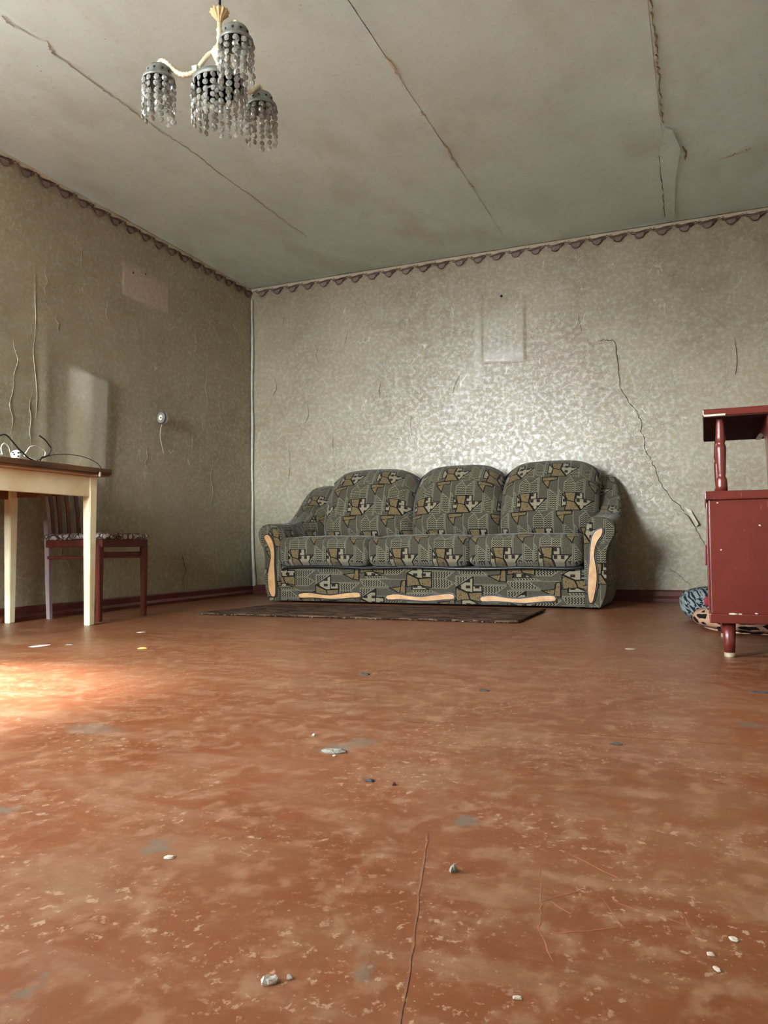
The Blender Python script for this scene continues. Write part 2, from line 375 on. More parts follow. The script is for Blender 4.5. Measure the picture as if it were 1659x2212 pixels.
def floral():
    m = NT('floral_seat_cloth'); p = m.obj(); w = m.vm('ADD', p, m.scale(m.noise(p, 18, 2, 0.5, col=True), (0.05, 0.05, 0.05)))
    f = m.vor(w, 24, 'DISTANCE_TO_EDGE'); g = m.vor(w, 24, 'F1', 'Color')
    c = m.mix(m.ramp(f, 0.06, 0.12), S(66, 54, 50), S(168, 160, 152)); c = m.mix(m.ramp(m.noise(p, 30, 2, 0.5), 0.52, 0.58, 0, 0.8), c, S(84, 70, 64))
    return m.done(c, 0.9, None, None, 0.15)
def roll_mat():
    m = NT('tan_rug_with_black_leaves'); p = m.uv(); w = m.vm('ADD', p, m.scale(m.noise(p, 30, 2, 0.5, col=True), (0.02, 0.02, 0)))
    f = m.vor(m.scale(w, (1, 1.7, 1)), 13, 'DISTANCE_TO_EDGE'); c = m.mix(m.ramp(f, 0.13, 0.17), S(176, 136, 112), S(28, 22, 20))
    return m.done(c, 0.95, m.bump(m.noise(p, 300, 2, 0.6), 0.4, 0.003), None, 0.1)
def glass_bead():
    m = NT('smoky_dusty_glass'); t = m.n('ShaderNodeBsdfTransparent'); t.inputs[0].default_value = (.80, .80, .77, 1)
    x = m.n('ShaderNodeMixShader'); x.inputs[0].default_value = 0.55; m.nt.links.new(t.outputs[0], x.inputs[1]); m.nt.links.new(m.b.outputs[0], x.inputs[2]); m.nt.links.new(x.outputs[0], m.out.inputs[0])
    return m.done(S(168, 168, 160), 0.12, None, None, 1.0)
def pane_mat():
    m = NT('window_glass'); t = m.n('ShaderNodeBsdfTransparent'); g = m.n('ShaderNodeBsdfGlossy'); g.inputs['Roughness'].default_value = 0.03
    x = m.n('ShaderNodeMixShader'); x.inputs[0].default_value = 0.06; m.nt.links.new(t.outputs[0], x.inputs[1]); m.nt.links.new(g.outputs[0], x.inputs[2]); m.nt.links.new(x.outputs[0], m.out.inputs[0])
    return m.mat

M_ = dict(
    wall_l=wallpaper('wallpaper_left', 1), wall_b=wallpaper('wallpaper_back', 0), ceil=plaster(), floor=floor_paint(), fab=fabric('patchwork_upholstery'),
    red=red_paint(), cream=cream_paint(), rug=rug_mat(), hound=houndstooth(), floral=floral(), roll=roll_mat(), bead=glass_bead(), pane=pane_mat(),
    base=simple('baseboard_paint', S(78, 32, 24), S(98, 44, 34), 14, 0.4, 0.1), crack=simple('crack_dark', S(92, 78, 62), S(110, 98, 80), 60, 0.9),
    seam=simple('board_gap', S(196, 150, 118), S(150, 104, 74), 40, 0.8), screed=simple('dark_joint', S(70, 44, 30), S(110, 72, 50), 40, 0.9),
    border=simple('border_cream_paper', S(200, 190, 166), S(184, 172, 148), 30, 0.6), bdark=simple('border_print_gap_shade', S(70, 48, 40), S(92, 66, 56), 60, 0.6), bmauve=simple('border_mauve_print', S(118, 98, 90), S(134, 114, 104), 60, 0.6),
    tear=simple('torn_paper_back', S(206, 200, 184), S(178, 168, 146), 40, 0.7), strip=simple('pale_paper_edge', S(196, 194, 180), S(176, 172, 156), 30, 0.35),
    wood_light=wood('varnished_beech', S(206, 164, 116), S(182, 136, 88), 1.0, 0.3, (14, 14, 14)), black=simple('black_vinyl', S(18, 19, 21), S(28, 29, 31), 30, 0.35),
    top=wood('weathered_tabletop', S(112, 78, 48), S(66, 46, 32), 1.0, 0.55, (30, 3, 40)), rawwood=wood('raw_pine', S(126, 84, 52), S(98, 64, 40), 1.0, 0.6, (30, 3, 40)), moulding=wood('moulding_wood', S(168, 116, 74), S(140, 92, 56), 1.0, 0.5, (30, 3, 40)),
    chair=wood('dark_red_chair_wood', S(96, 40, 28), S(66, 26, 20), 1.0, 0.28, (20, 20, 3)), chair_glare=wood('glare_chair_wood', S(150, 134, 132), S(122, 98, 98), 1.0, 0.35, (20, 20, 5)),
    ivory=simple('ivory_enamel', S(236, 230, 204), S(220, 206, 168), 40, 0.35), cap=simple('tarnished_metal', S(128, 128, 120), S(104, 104, 98), 40, 0.45, 0, 0.5, 0.3), dkplastic=simple('black_bakelite', S(24, 25, 26), S(34, 34, 34), 30, 0.4),
    white=simple('white_plastic', S(232, 232, 226), S(212, 212, 204), 30, 0.4), cord_w=simple('white_cable', S(222, 220, 208), S(200, 196, 180), 30, 0.45), cord_b=simple('black_cable', S(22, 20, 20), S(34, 30, 28), 30, 0.45),
    redcloth=simple('crimson_cloth', S(150, 38, 44), S(112, 24, 32), 30, 0.9), grey=simple('grey_plaster', S(138, 132, 120), S(104, 100, 92), 60, 0.95, 0.3), flake=simple('pale_paint_flake', S(188, 174, 156), S(164, 148, 130), 60, 0.8),
    foil=simple('crumpled_foil', S(216, 212, 206), S(196, 190, 182), 30, 0.25, 0, 0.5, 0.7), soot=simple('charred_bit', S(44, 42, 40), S(70, 66, 62), 60, 0.9), paper=simple('pinkish_paper', S(226, 200, 192), S(210, 184, 174), 30, 0.7), leafy=simple('dry_yellow_leaf', S(206, 180, 96), S(180, 150, 74), 30, 0.7),  # soot also colours the shadow ring of the wall socket
    outer=simple('outer_plaster', S(170, 164, 150), S(150, 144, 130), 5, 0.8), frame=simple('white_window_paint', S(222, 220, 210), S(200, 196, 184), 12, 0.4), ground=simple('outside_ground', S(228, 230, 232), S(216, 218, 220), 2, 0.9),
    rubber=simple('worn_leg_tip', S(176, 160, 138), S(140, 122, 100), 40, 0.8), blackhole=simple('hole_dark', S(16, 14, 12), S(24, 20, 18), 30, 0.9),
)
# ================================================================== the room
STRUCT = 'structure'
tag(box('ground', -40, 40, -50, 20, -0.75, -0.65, M_['ground']), kind=STRUCT)
def ribbon(name, pts, w, fn, mat, parent, jit=0.004, sub=5, seed=1, lift=0.0015, th=0.0012):
    """a thin jagged crack lying on a surface: fn(a, b, d) -> xyz"""
    rnd = random.Random(seed); P = []
    for i in range(len(pts)-1):
        for k in range(sub):
            t = k/sub; j = jit if (i or k) else 0
            P.append((pts[i][0]+(pts[i+1][0]-pts[i][0])*t+rnd.uniform(-j, j), pts[i][1]+(pts[i+1][1]-pts[i][1])*t+rnd.uniform(-j, j)))
    P.append(pts[-1]); L, R = [], []
    for i, p in enumerate(P):
        q0, q1 = P[max(i-1, 0)], P[min(i+1, len(P)-1)]; dx, dy = q1[0]-q0[0], q1[1]-q0[1]; n = math.hypot(dx, dy) or 1
        ww = w*rnd.uniform(0.25, 0.9)*min(1.0, 0.25+min(i, len(P)-1-i)*0.4)
        L.append((p[0]-dy/n*ww/2, p[1]+dx/n*ww/2)); R.append((p[0]+dy/n*ww/2, p[1]-dx/n*ww/2))
    V = [fn(a, b, lift+th) for a, b in L]+[fn(a, b, lift+th) for a, b in R]; m = len(P)
    V += [fn(a, b, -0.004) for a, b in L]+[fn(a, b, -0.004) for a, b in R]
    F = []
    for i in range(m-1):
        F += [(i, i+1, m+i+1, m+i), (2*m+i, 2*m+i+1, i+1, i), (m+i, m+i+1, 3*m+i+1, 3*m+i)]
    return raw(name, V, F, mat, parent)

# ---- left wall, with the bulging loose sheet and the paler square
def bul(y, z):
    t = np.clip((y+1.975)/(0.375), 0, 1); cs = sstep(0.0, 0.5, t)*(1-sstep(0.78, 1.0, t))
    top = 1.458-0.004*t+0.008*np.sin(t*6)
    zz = sstep(0, 0.05, top-z)*(1-0.5*sstep(0.1, 0.75, top-z))
    return cs*zz*sstep(0.4, 0.85, z)
def lw(U, V):
    d = 0.0012*(fbm(U*6, V*4, 3)-0.5)+0.012*(fbm(U*1.7, V*1.3, 9)-0.5)*sstep(0, .15, -U)
    d = d+0.040*bul(U, V)+0.004*((U > -1.51) & (U < -1.06) & (V > 2.01) & (V < 2.22))
    d = d+0.006*np.exp(-((U+2.12)/0.05)**2)*sstep(0.2, 0.9, V)*(1-sstep(1.2, 1.9, V))
    return d+0.002, U, V
def lpale(U, V):
    t = np.clip((U+1.975)/.375, 0, 1); k = bul(U, V)*(V > 0.55)
    wedge = sstep(0.0, 0.25, 1.46-V-0)*0+1
    core = np.exp(-((t-0.62)/(0.13+0.45*sstep(1.05, 1.46, V)))**2)  # highlight on the light-coloured bulge, tinted in and narrowing downward
    return 0.5*sstep(0.0, 0.10, k+.05*sstep(.02,.2,t)*(V<1.45))*sstep(0, .06, 1.462-V)*(t > .02)*(t < .98)*(V > .5)*core
def lpink(U, V):
    m = sstep(-1.525, -1.50, U)*(1-sstep(-1.07, -1.045, U))*sstep(2.0, 2.012, V)*(1-sstep(2.12, 2.27, V))
    return 0.9*m
wl = grid('wall_left', np.linspace(-2.75, 0.0, 330), np.linspace(0, HT, 190), lw, M_['wall_l'], attrs={'pale': lpale, 'pinkish': lpink},
          back=[(-0.15, -0.012, -2.75, 0.15, 0, HT), (-0.15, 0.0, SIDE[1], -2.75, 0, HT), (-0.15, 0.0, FY-0.15, SIDE[0], 0, HT), (-0.15, 0.0, SIDE[0], SIDE[1], 0, SIDE[2]), (-0.15, 0.0, SIDE[0], SIDE[1], SIDE[3], HT)])
tag(wl, kind=STRUCT)
LF = lambda a, b, d: (d+0.004, a, b)
rn = random.Random(5)
def wrinkle(parent, pts, rad, fn):
    P = catmull([fn(a, b, 0.0) for a, b in pts], 5); n = len(P)
    return tube('paper_wrinkle', P, [rad*max(0.12, math.sin(PI*(i+0.3)/(n+0.3))) for i in range(n)], M_['wall_l'] if parent is wl else M_['wall_b'], parent, 6)
for (y0, z0, z1, rr) in [(-2.215, 1.95, 1.55, .006), (-2.20, 1.62, 1.1, .007), (-2.225, 1.25, .95, .006), (-2.10, 1.5, 1.2, .005), (-2.13, 1.98, 1.8, .004), (-2.33, 1.55, 1.25, .005),
                         (-2.36, 1.3, 1.0, .005), (-2.05, 1.72, 1.62, .004), (-1.86, 2.2, 2.05, .005), (-1.84, 2.02, 1.9, .004), (-1.38, 1.85, 1.75, .004), (-0.62, 1.7, 1.4, .004), (-0.45, 1.62, 1.35, .004),
                         (-1.1, 1.72, 1.6, .004), (-0.8, 1.3, 1.05, .004), (-1.28, 1.06, .9, .004), (-0.55, 1.1, .7, .004), (-2.0, .55, .3, .005), (-1.45, .5, .2, .005), (-0.75, 1.95, 1.75, .004), (-1.65, 1.95, 1.8, .004)]:
    k = 4; wrinkle(wl, [(y0+rn.uniform(-.016, .016), z0+(z1-z0)*i/k) for i in range(k+1)], rr*0.42, LF)
ribbon('plaster_crack', [(-.9, .32), (-.86, .22), (-.9, .15), (-.88, .08)], .004, LF, M_['crack'], wl, seed=3)
for a, b in ((-1.30, 2.20), (-1.42, 2.17)): lathe('nail_hole', [(0.001, 0), (.007, .001), (.001, .004)], (0, 0, 0), M_['blackhole'], wl, 8).matrix_local = Matrix.Translation((.008, a, b)) @ Matrix.Rotation(PI/2, 4, 'Y')

# ---- back wall, with the pale rectangle of a picture long gone and the long crack
def bw(U, V):
    d = 0.0012*(fbm(U*6, V*4, 5)-0.5)+0.008*(fbm(U*1.5, V*1.3, 12)-0.5)*sstep(0, .15, U)
    inp = sstep(1.94, 1.965, U)*(1-sstep(2.245, 2.27, U))*sstep(1.672, 1.684, V+0.04*(U-2.1))*(1-sstep(2.0, 2.2, V))
    d = d+0.010*inp
    return U, -(d+0.002), V
def bpale(U, V):
    inp = sstep(1.93, 1.965, U)*(1-sstep(2.245, 2.28, U))*sstep(1.672, 1.684, V+0.04*(U-2.1))*(1-sstep(2.05, 2.22, V))
    low = 1-sstep(1.72, 1.80, V)
    side = np.exp(-((U-1.92)/.03)**2)*sstep(1.45, 1.6, V)*(1-sstep(1.95, 2.1, V))
    drip = np.exp(-((U-1.86+0.35*(1.68-V))/.06)**2)*sstep(1.2, 1.4, V)*(1-sstep(1.6, 1.75, V))
    return np.clip(inp*(0.22+0.4*low)+0.4*side+0.3*drip, 0, 1)
wbk = grid('wall_back', np.linspace(0, RX, 470), np.linspace(0, HT, 190), bw, M_['wall_b'], attrs={'pale': bpale, 'pinkish': lambda U, V: U*0},
           back=[(-0.15, RX+0.15, 0.012, 0.15, 0, HT)])
tag(wbk, kind=STRUCT)
BF = lambda a, b, d: (a, -d-0.004, b)
ribbon('plaster_crack', [(2.768, 1.763), (2.83, 1.757), (2.874, 1.741), (2.878, 1.66), (2.885, 1.545), (2.897, 1.418), (2.94, 1.34), (2.997, 1.254), (3.025, 1.19), (3.022, 1.127), (3.05, 1.06), (3.045, 1.0), (3.09, .92), (3.105, .86), (3.145, .754), (3.2, .68), (3.262, .60), (3.277, .583)], .007, BF, M_['crack'], wbk, 0.006, 5, 2)
ribbon('plaster_crack', [(3.30, .545), (3.345, .47), (3.37, .41), (3.41, .345), (3.46, .25)], .006, BF, M_['crack'], wbk, 0.005, 5, 4)
ribbon('plaster_crack', [(2.633, 1.955), (2.645, 1.87), (2.652, 1.82)], .003, BF, M_['crack'], wbk, 0.004, 5, 6)
ribbon('plaster_crack', [(3.16, .23), (3.24, .17), (3.30, .11)], .0035, BF, M_['crack'], wbk, 0.004, 5, 8)
lathe('nail_hole', [(0.001, 0), (.009, .001), (.001, .004)], (0, 0, 0), M_['blackhole'], wbk, 8).matrix_local = Matrix.Translation((2.097, -.016, 2.153)) @ Matrix.Rotation(PI/2, 4, 'X')
raw('torn_paper', [(3.278, -.014, .612), (3.318, -.022, .590), (3.362, -.040, .498), (3.345, -.016, .482), (3.262, -.018, .582), (3.300, -.050, .548), (3.340, -.032, .478), (3.330, -.014, .492)],
    [(0, 1, 2, 3), (4, 5, 6, 7)], M_['tear'], wbk)
# loose pale edge of paper down the corner
nz = 60; V, F = [], []
for i in range(nz+1):
    z = .065+(2.40-.065)*i/nz; w = .016+.012*float(vnoise(z*3, .5, 4))+(.03*max(0, .55-z)/.55); cu = .008+.010*float(vnoise(z*5, 2.5, 7))
    V += [(.004, -.004, z), (w*0.55, -.010-cu, z), (w+.008, -.008, z), (w*0.55, -.006, z)]
for i in range(nz):
    for k in range(4): a = i*4+k; b = i*4+(k+1) % 4; F.append((a, b, b+4, a+4))
raw('loose_paper_edge', V, F, M_['strip'], wbk, True)
for pts in ([(.30, 2.30), (.31, 2.22), (.30, 2.15)], [(.62, 1.95), (.60, 1.88), (.62, 1.83)], [(.88, 2.05), (.86, 1.98), (.85, 1.94)], [(.52, 1.5), (.53, 1.42), (.50, 1.35)], [(.35, 1.2), (.36, 1.05), (.35, .92)], [(1.15, 1.62), (1.14, 1.55), (1.15, 1.5)],
            [(1.78, 1.62), (1.74, 1.55), (1.72, 1.48)], [(.22, 1.75), (.24, 1.66), (.21, 1.6)], [(1.0, 2.28), (1.03, 2.24), (1.05, 2.22)], [(.75, 1.25), (.74, 1.18), (.75, 1.1)], [(3.6, 1.7), (3.61, 1.55), (3.6, 1.45)], [(1.4, 1.35), (1.39, 1.28), (1.4, 1.2)]):
    wrinkle(wbk, pts, .0045, lambda a, b, d: (a, -.006, b))

# ---- right wall, front wall with its window, window in the left wall
tag(box('wall_right', RX, RX+.15, FY-.15, .15, 0, HT, M_['outer']), kind=STRUCT)
bm = bmesh.new(); xs = [-.15, WINDOWS[0][0], WINDOWS[0][1], RX+.15]
for a, b in ((0, 1), (2, 3)): bm_box(bm, xs[a], xs[b], FY-.15, FY, 0, HT)
for x0, x1, z0, z1 in WINDOWS: bm_box(bm, x0, x1, FY-.15, FY, 0, z0); bm_box(bm, x0, x1, FY-.15, FY, z1, HT)
tag(from_bm('wall_front', bm, M_['outer']), kind=STRUCT)
for i, (x0, x1, z0, z1) in enumerate(WINDOWS):
    bm = bmesh.new(); t = .05
    for a in ((x0, x0+t, z0, z1), (x1-t, x1, z0, z1), (x0+t, x1-t, z0, z0+t), (x0+t, x1-t, z1-t, z1), ((x0+x1)/2-.03, (x0+x1)/2+.03, z0+t, z1-t)):
        bm_box(bm, a[0], a[1], FY-.11, FY-.05, a[2], a[3], .004, 1)
    w = tag(from_bm('window_%d' % (i+1), bm, M_['frame']), kind=STRUCT)
    for a, b in ((x0+t, (x0+x1)/2-.03), ((x0+x1)/2+.03, x1-t)): box('pane', a-.005, b+.005, FY-.082, FY-.078, z0+t-.005, z1-t+.005, M_['pane'], w)
    box('sill', x0-.05, x1+.05, FY-.05, FY+.12, z0-.035, z0, M_['frame'], w, .006)

y0, y1, z0, z1 = SIDE; bm = bmesh.new(); t = .05
for a in ((y0, y0+t, z0, z1), (y1-t, y1, z0, z1), (y0+t, y1-t, z0, z0+t), (y0+t, y1-t, z1-t, z1), ((y0+y1)/2-.025, (y0+y1)/2+.025, z0+t, z1-t)): bm_box(bm, -.11, -.05, a[0], a[1], a[2], a[3], .004, 1)
w = tag(from_bm('window_%d' % (len(WINDOWS)+1), bm, M_['frame']), kind=STRUCT)
for a, b in ((y0+t, (y0+y1)/2-.025), ((y0+y1)/2+.025, y1-t)): box('pane', -.082, -.078, a-.005, b+.005, z0+t-.005, z1-t+.005, M_['pane'], w)
box('sill', -.05, .12, y0-.05, y1+.05, z0-.035, z0, M_['frame'], w, .006)

# ---- floor of painted hardboard sheets
fl = tag(box('floor', -.15, RX+.15, FY-.15, .15, -.12, -.004, M_['seam']), kind=STRUCT)
def sheet(poly): 
    bm = bmesh.new(); bm_prism(bm, poly, lambda a, b, d: (a, b, d), -.004, 0.0, 0, .0012); return from_bm('hardboard_sheet', bm, M_['floor'], fl)
sheet([(0, -3.85), (2.0, -3.815), (3.17, -3.735), (RX, -3.69), (RX, 0), (0, 0)])
sheet([(0, FY), (RX, FY), (RX, -3.6935), (3.17, -3.7385), (2.0, -3.8185), (0, -3.8535)])
FF = lambda a, b, d: (a, b, d*0.4)
ribbon('floor_crack', [(3.045, -4.36), (3.054, -4.393), (3.095, -4.534), (3.128, -4.64), (3.162, -4.76)], .0035, FF, simple('worn_joint', S(104, 62, 38), S(128, 80, 52), 40, .8), fl, .0012, 6, 3, .0008, .0005)
ribbon('floor_scratch', [(1.133, -1.976), (1.5, -2.14), (2.044, -2.368)], .02, FF, simple('rubbed_dark_paint', S(112, 54, 34), S(132, 68, 44), 20, 0.4), fl, .003, 6, 5, .0006, .0004)
for k, pts in enumerate([[(3.205, -4.41), (3.225, -4.50), (3.235, -4.56), (3.26, -4.62)], [(3.225, -4.505), (3.27, -4.45)], [(3.235, -4.57), (3.265, -4.56), (3.31, -4.53)], [(3.285, -4.47), (3.315, -4.53)], [(3.295, -4.475), (3.37, -4.50)], [(3.23, -4.36), (3.30, -4.415)],
                         [(3.13, -4.13), (3.25, -4.06)], [(3.26, -4.52), (3.235, -4.50)], [(3.37, -4.48), (3.38, -4.52)], [(2.02, -4.05), (2.2, -3.98)], [(2.4, -3.35), (2.75, -3.32)]]):
    ribbon('floor_scratch', pts, .0020, FF, simple('scratch_pale', S(146, 92, 60), S(136, 82, 50), 30, 0.6), fl, .0015, 6, 20+k, .0004, .0003)

# ---- ceiling of four slabs, whitewashed, cracked along the joints
ce = tag(box('ceiling', -.15, RX+.15, FY-.15, .15, HT+.012, HT+.15, M_['outer']), kind=STRUCT)
xb = [0, .92, 2.178, 3.245, RX]
for i in range(4):
    x0, x1 = xb[i], xb[i+1]; g = .001
    e0 = lambda U, V, s=i: .006*(fbm(U*2.5+s*7, V*2.0, 21+s)-.5)+.012*(fbm(U*.9+s*3, V*.7, 31+s)-.5)
    def cf(U, V, s=i, x0=x0, x1=x1):
        ridge = .008*np.exp(-(np.minimum(U-x0, x1-U)/.035)**2)*fbm(U*30, V*12, 40+s)
        return U, V, HT-.004-e0(U, V)*np.ones_like(U)*sstep(0, .05, -V)-ridge*sstep(0, .1, -V)
    grid('ceiling_slab', np.linspace(x0+(g if i else 0), x1-(g if i < 3 else 0), 44), np.linspace(FY, 0, 210), cf, M_['ceil'], ce, back=[(x0, x1, FY, 0, HT+.006, HT+.012)])
CF = lambda a, b, d: (a, b, HT-.010-d)
ribbon('ceiling_crack', [(3.254, -2.6), (3.254, -2.257), (3.26, -2.103), (3.258, -1.976), (3.255, -1.859), (3.261, -1.72), (3.254, -1.504), (3.257, -1.32)], .008, CF, simple('brown_crack', S(134, 118, 92), S(156, 142, 116), 60, .9), ce, .006, 7, 11)
ribbon('ceiling_crack', [(3.225, -1.03), (3.218, -.8), (3.218, -.588), (3.212, -.3), (3.21, -.10)], .006, CF, bpy.data.materials['brown_crack'], ce, .005, 6, 12)
ribbon('ceiling_crack', [(3.338, -1.03), (3.356, -.95), (3.350, -.87)], .008, CF, bpy.data.materials['brown_crack'], ce, .003, 5, 13)
ribbon('ceiling_crack', [(.884, -3.199), (.871, -3.155), (.922, -3.015), (.89, -2.953), (.892, -2.759), (.895, -2.629), (.899, -2.405), (.912, -2.2), (.924, -2.027), (.922, -1.793), (.93, -1.5), (.933, -1.206), (.941, -.781)], .005, CF, simple('faint_crack', S(196, 200, 188), S(206, 210, 198), 60, .9), ce, .006, 7, 14)
for k, (a, b) in enumerate([((2.174, -2.36), (2.18, -2.19)), ((2.176, -1.9), (2.18, -1.85)), ((2.177, -1.56), (2.174, -1.29)), ((2.184, -1.1), (2.184, -1.0))]): ribbon('ceiling_crack', [a, b], .012, CF, simple('rust_stain', S(200, 190, 164), S(208, 202, 182), 40, .9), ce, .008, 7, 15+k)
ribbon('ceiling_crack', [(3.52, -.80), (3.60, -.83), (3.68, -.86)], .005, CF, bpy.data.materials['brown_crack'], ce, .006, 6, 30)
raw('paper_tape', [(3.262, -1.27, HT-.014), (3.295, -1.25, HT-.018), (3.33, -1.03, HT-.022), (3.29, -.66, HT-.016), (3.268, -.08, HT-.014), (3.212, -.08, HT-.016), (3.220, -.588, HT-.020), (3.222, -1.026, HT-.018)], [(0, 1, 2, 7), (7, 2, 3, 6), (6, 3, 4, 5)], M_['ceil'], ce)

# ---- baseboards
def baseboard(name, fn, L):
    prof = [(0.0, 0.0), (.030, 0), (.030, .018), (.022, .030), (.016, .034), (.016, .066), (.010, .074), (0, .074)]
    bm = bmesh.new(); A = [bm.verts.new(fn(0, d, z)) for d, z in prof]; B = [bm.verts.new(fn(L, d, z)) for d, z in prof]; n = len(prof)
    bm.faces.new(A[::-1]); bm.faces.new(B)
    for i in range(n): bm.faces.new((A[i], A[(i+1) % n], B[(i+1) % n], B[i]))
    return tag(from_bm(name, bm, M_['base']), kind=STRUCT)
baseboard('baseboard_left', lambda t, d, z: (d+.001, -t, z), 6.0)
baseboard('baseboard_back', lambda t, d, z: (t+.031, -d-.001, z), RX-.031)

# ---- paper borders under the ceiling: a cream strip with a swag of print at each repeat
def scallop_mesh():
    bm = bmesh.new(); fn = lambda a, b, d: (a, -d, b)
    arc = lambda cx, cz, rx, rz, a0, a1, n: [(cx+rx*math.cos(a0+(a1-a0)*i/n), cz+rz*math.sin(a0+(a1-a0)*i/n)) for i in range(n+1)]
    bm_prism(bm, arc(0, -.012, .034, .040, PI, 2*PI, 12), fn, .002, .0045, 0)                  # dark rim of the bowl
    bm_prism(bm, arc(0, -.015, .028, .032, PI, 2*PI, 12), fn, .003, .0060, 1)                  # mauve bowl
    bm_prism(bm, [(-.052, -.016), (-.030, -.022), (.036, -.006), (.058, .004), (.020, .002), (-.020, -.008)], fn, .003, .0070, 0)   # leaf over the bowl
    bm_prism(bm, [(.026, -.010), (.060, .002), (.056, -.016), (.044, -.018), (.038, -.030), (.030, -.022)], fn, .003, .0065, 0)      # leaf tip
    for (a0, b0), (a1, b1) in (((-.070, .004), (-.058, -.002)), ((-.058, -.002), (-.050, -.014)), ((-.050, -.014), (-.034, -.020)), ((.056, -.004), (.064, .004)), ((.064, .004), (.072, .004))):
        bm_prism(bm, [(a0, b0-.002), (a1, b1-.002), (a1, b1+.003), (a0, b0+.003)], fn, .002, .0060, 0)
    bm_prism(bm, arc(-.046, .002, .008, .007, 0, 2*PI*11/12, 11), fn, .002, .0060, 0)
    bm_prism(bm, arc(-.045, .002, .004, .0035, 0, 2*PI*11/12, 11), fn, .003, .0068, 2)
    me = bpy.data.meshes.new('scallop'); bmesh.ops.recalc_face_normals(bm, faces=bm.faces[:]); bm.to_mesh(me); bm.free()
    for k in ('bdark', 'bmauve', 'border'): me.materials.append(M_[k])
    return me
SCM = scallop_mesh()
for nm, L, rot, sgn in (('trim_1', 4.6, 0, 'left'), ('trim_2', RX, 0, 'back')):
    bm = bmesh.new()  # upper dark box paints the shadow gap between border and ceiling
    if sgn == 'back': bm_box(bm, .012, L, -.014, -.004, HT-.034, HT-.010, .001, 1); bm_box(bm, .012, L, -.010, -.004, HT-.010, HT+.004, 0, 1, 1)
    else: bm_box(bm, .004, .014, -6.0, -.014, HT-.034, HT-.010, .001, 1); bm_box(bm, .004, .010, -6.0, -.014, HT-.010, HT+.004, 0, 1, 1)
    t = tag(from_bm(nm, bm, [M_['border'], M_['bdark']]), kind=STRUCT)
    k = 0
    while True:
        s0 = (.114+.1395*k) if sgn == 'back' else (.06+.1392*k)
        if s0 > L-.07: break
        o = bpy.data.objects.new('scallop', SCM); COL.objects.link(o); o.parent = t
        if sgn == 'back': o.location = (s0, -.010, HT-.032)
        else: o.location = (.010, -s0, HT-.032); o.rotation_euler = (0, 0, PI/2)
        k += 1
# ================================================================== sofa
def cushion(name, x0, x1, y0, y1, z0, z1, r, bulge, mat, parent, n=14, dent=None):
    bm = bmesh.new(); bmesh.ops.create_cube(bm, size=2.0); bmesh.ops.subdivide_edges(bm, edges=bm.edges[:], cuts=n, use_grid_fill=True)
    h = Vector(((x1-x0)/2, (y1-y0)/2, (z1-z0)/2)); c = Vector(((x0+x1)/2, (y0+y1)/2, (z0+z1)/2))
    for v in bm.verts:
        p = Vector((v.co.x, v.co.y, v.co.z)); q = Vector((p.x*h.x, p.y*h.y, p.z*h.z))
        i = Vector((max(-h.x+r, min(h.x-r, q.x)), max(-h.y+r, min(h.y-r, q.y)), max(-h.z+r, min(h.z-r, q.z)))); d = q-i
        if d.length > 1e-6: q = i+d.normalized()*r
        w = [(1-p.y**2)*(1-p.z**2), (1-p.x**2)*(1-p.z**2), (1-p.x**2)*(1-p.y**2)]
        for k in range(3):
            if abs(p[k]) > 0.99: q[k] += math.copysign(bulge[k]*math.sqrt(max(0, w[k])), p[k])
        q = q+c
        if dent: q = dent(q)
        v.co = q
    for f in bm.faces: f.smooth = True
    return from_bm(name, bm, mat, parent)
sofa = empty('sofa', (1.73, -.42, 0), 'long three-seat sofa in grey-brown patchwork fabric with scrolled arms', 'sofa')
b = box('base', .70, 2.765, -.755, -.06, .012, .244, M_['fab'], sofa, .012); boxuv(b, 1.15, 0.72, True)
def dent(q):
    n1 = float(fbm(q.x*5, q.y*7, 77)); q = q.copy()
    if q.z > .36: q.z += .018*(n1-.5)
    if q.y < -.7: q.y += .012*(float(fbm(q.x*9, q.z*11, 78))-.5)
    return q
for a, c, o in ((.712, 1.378, 0), (1.372, 2.056, .13), (2.050, 2.738, .05)):
    s_ = cushion('seat_cushion', a, c, -.785, -.34, .252, .438, .045, (.004, .014, .014), M_['fab'], sofa, 22, dent); boxuv(s_, 1, 1, False, (o, .03))
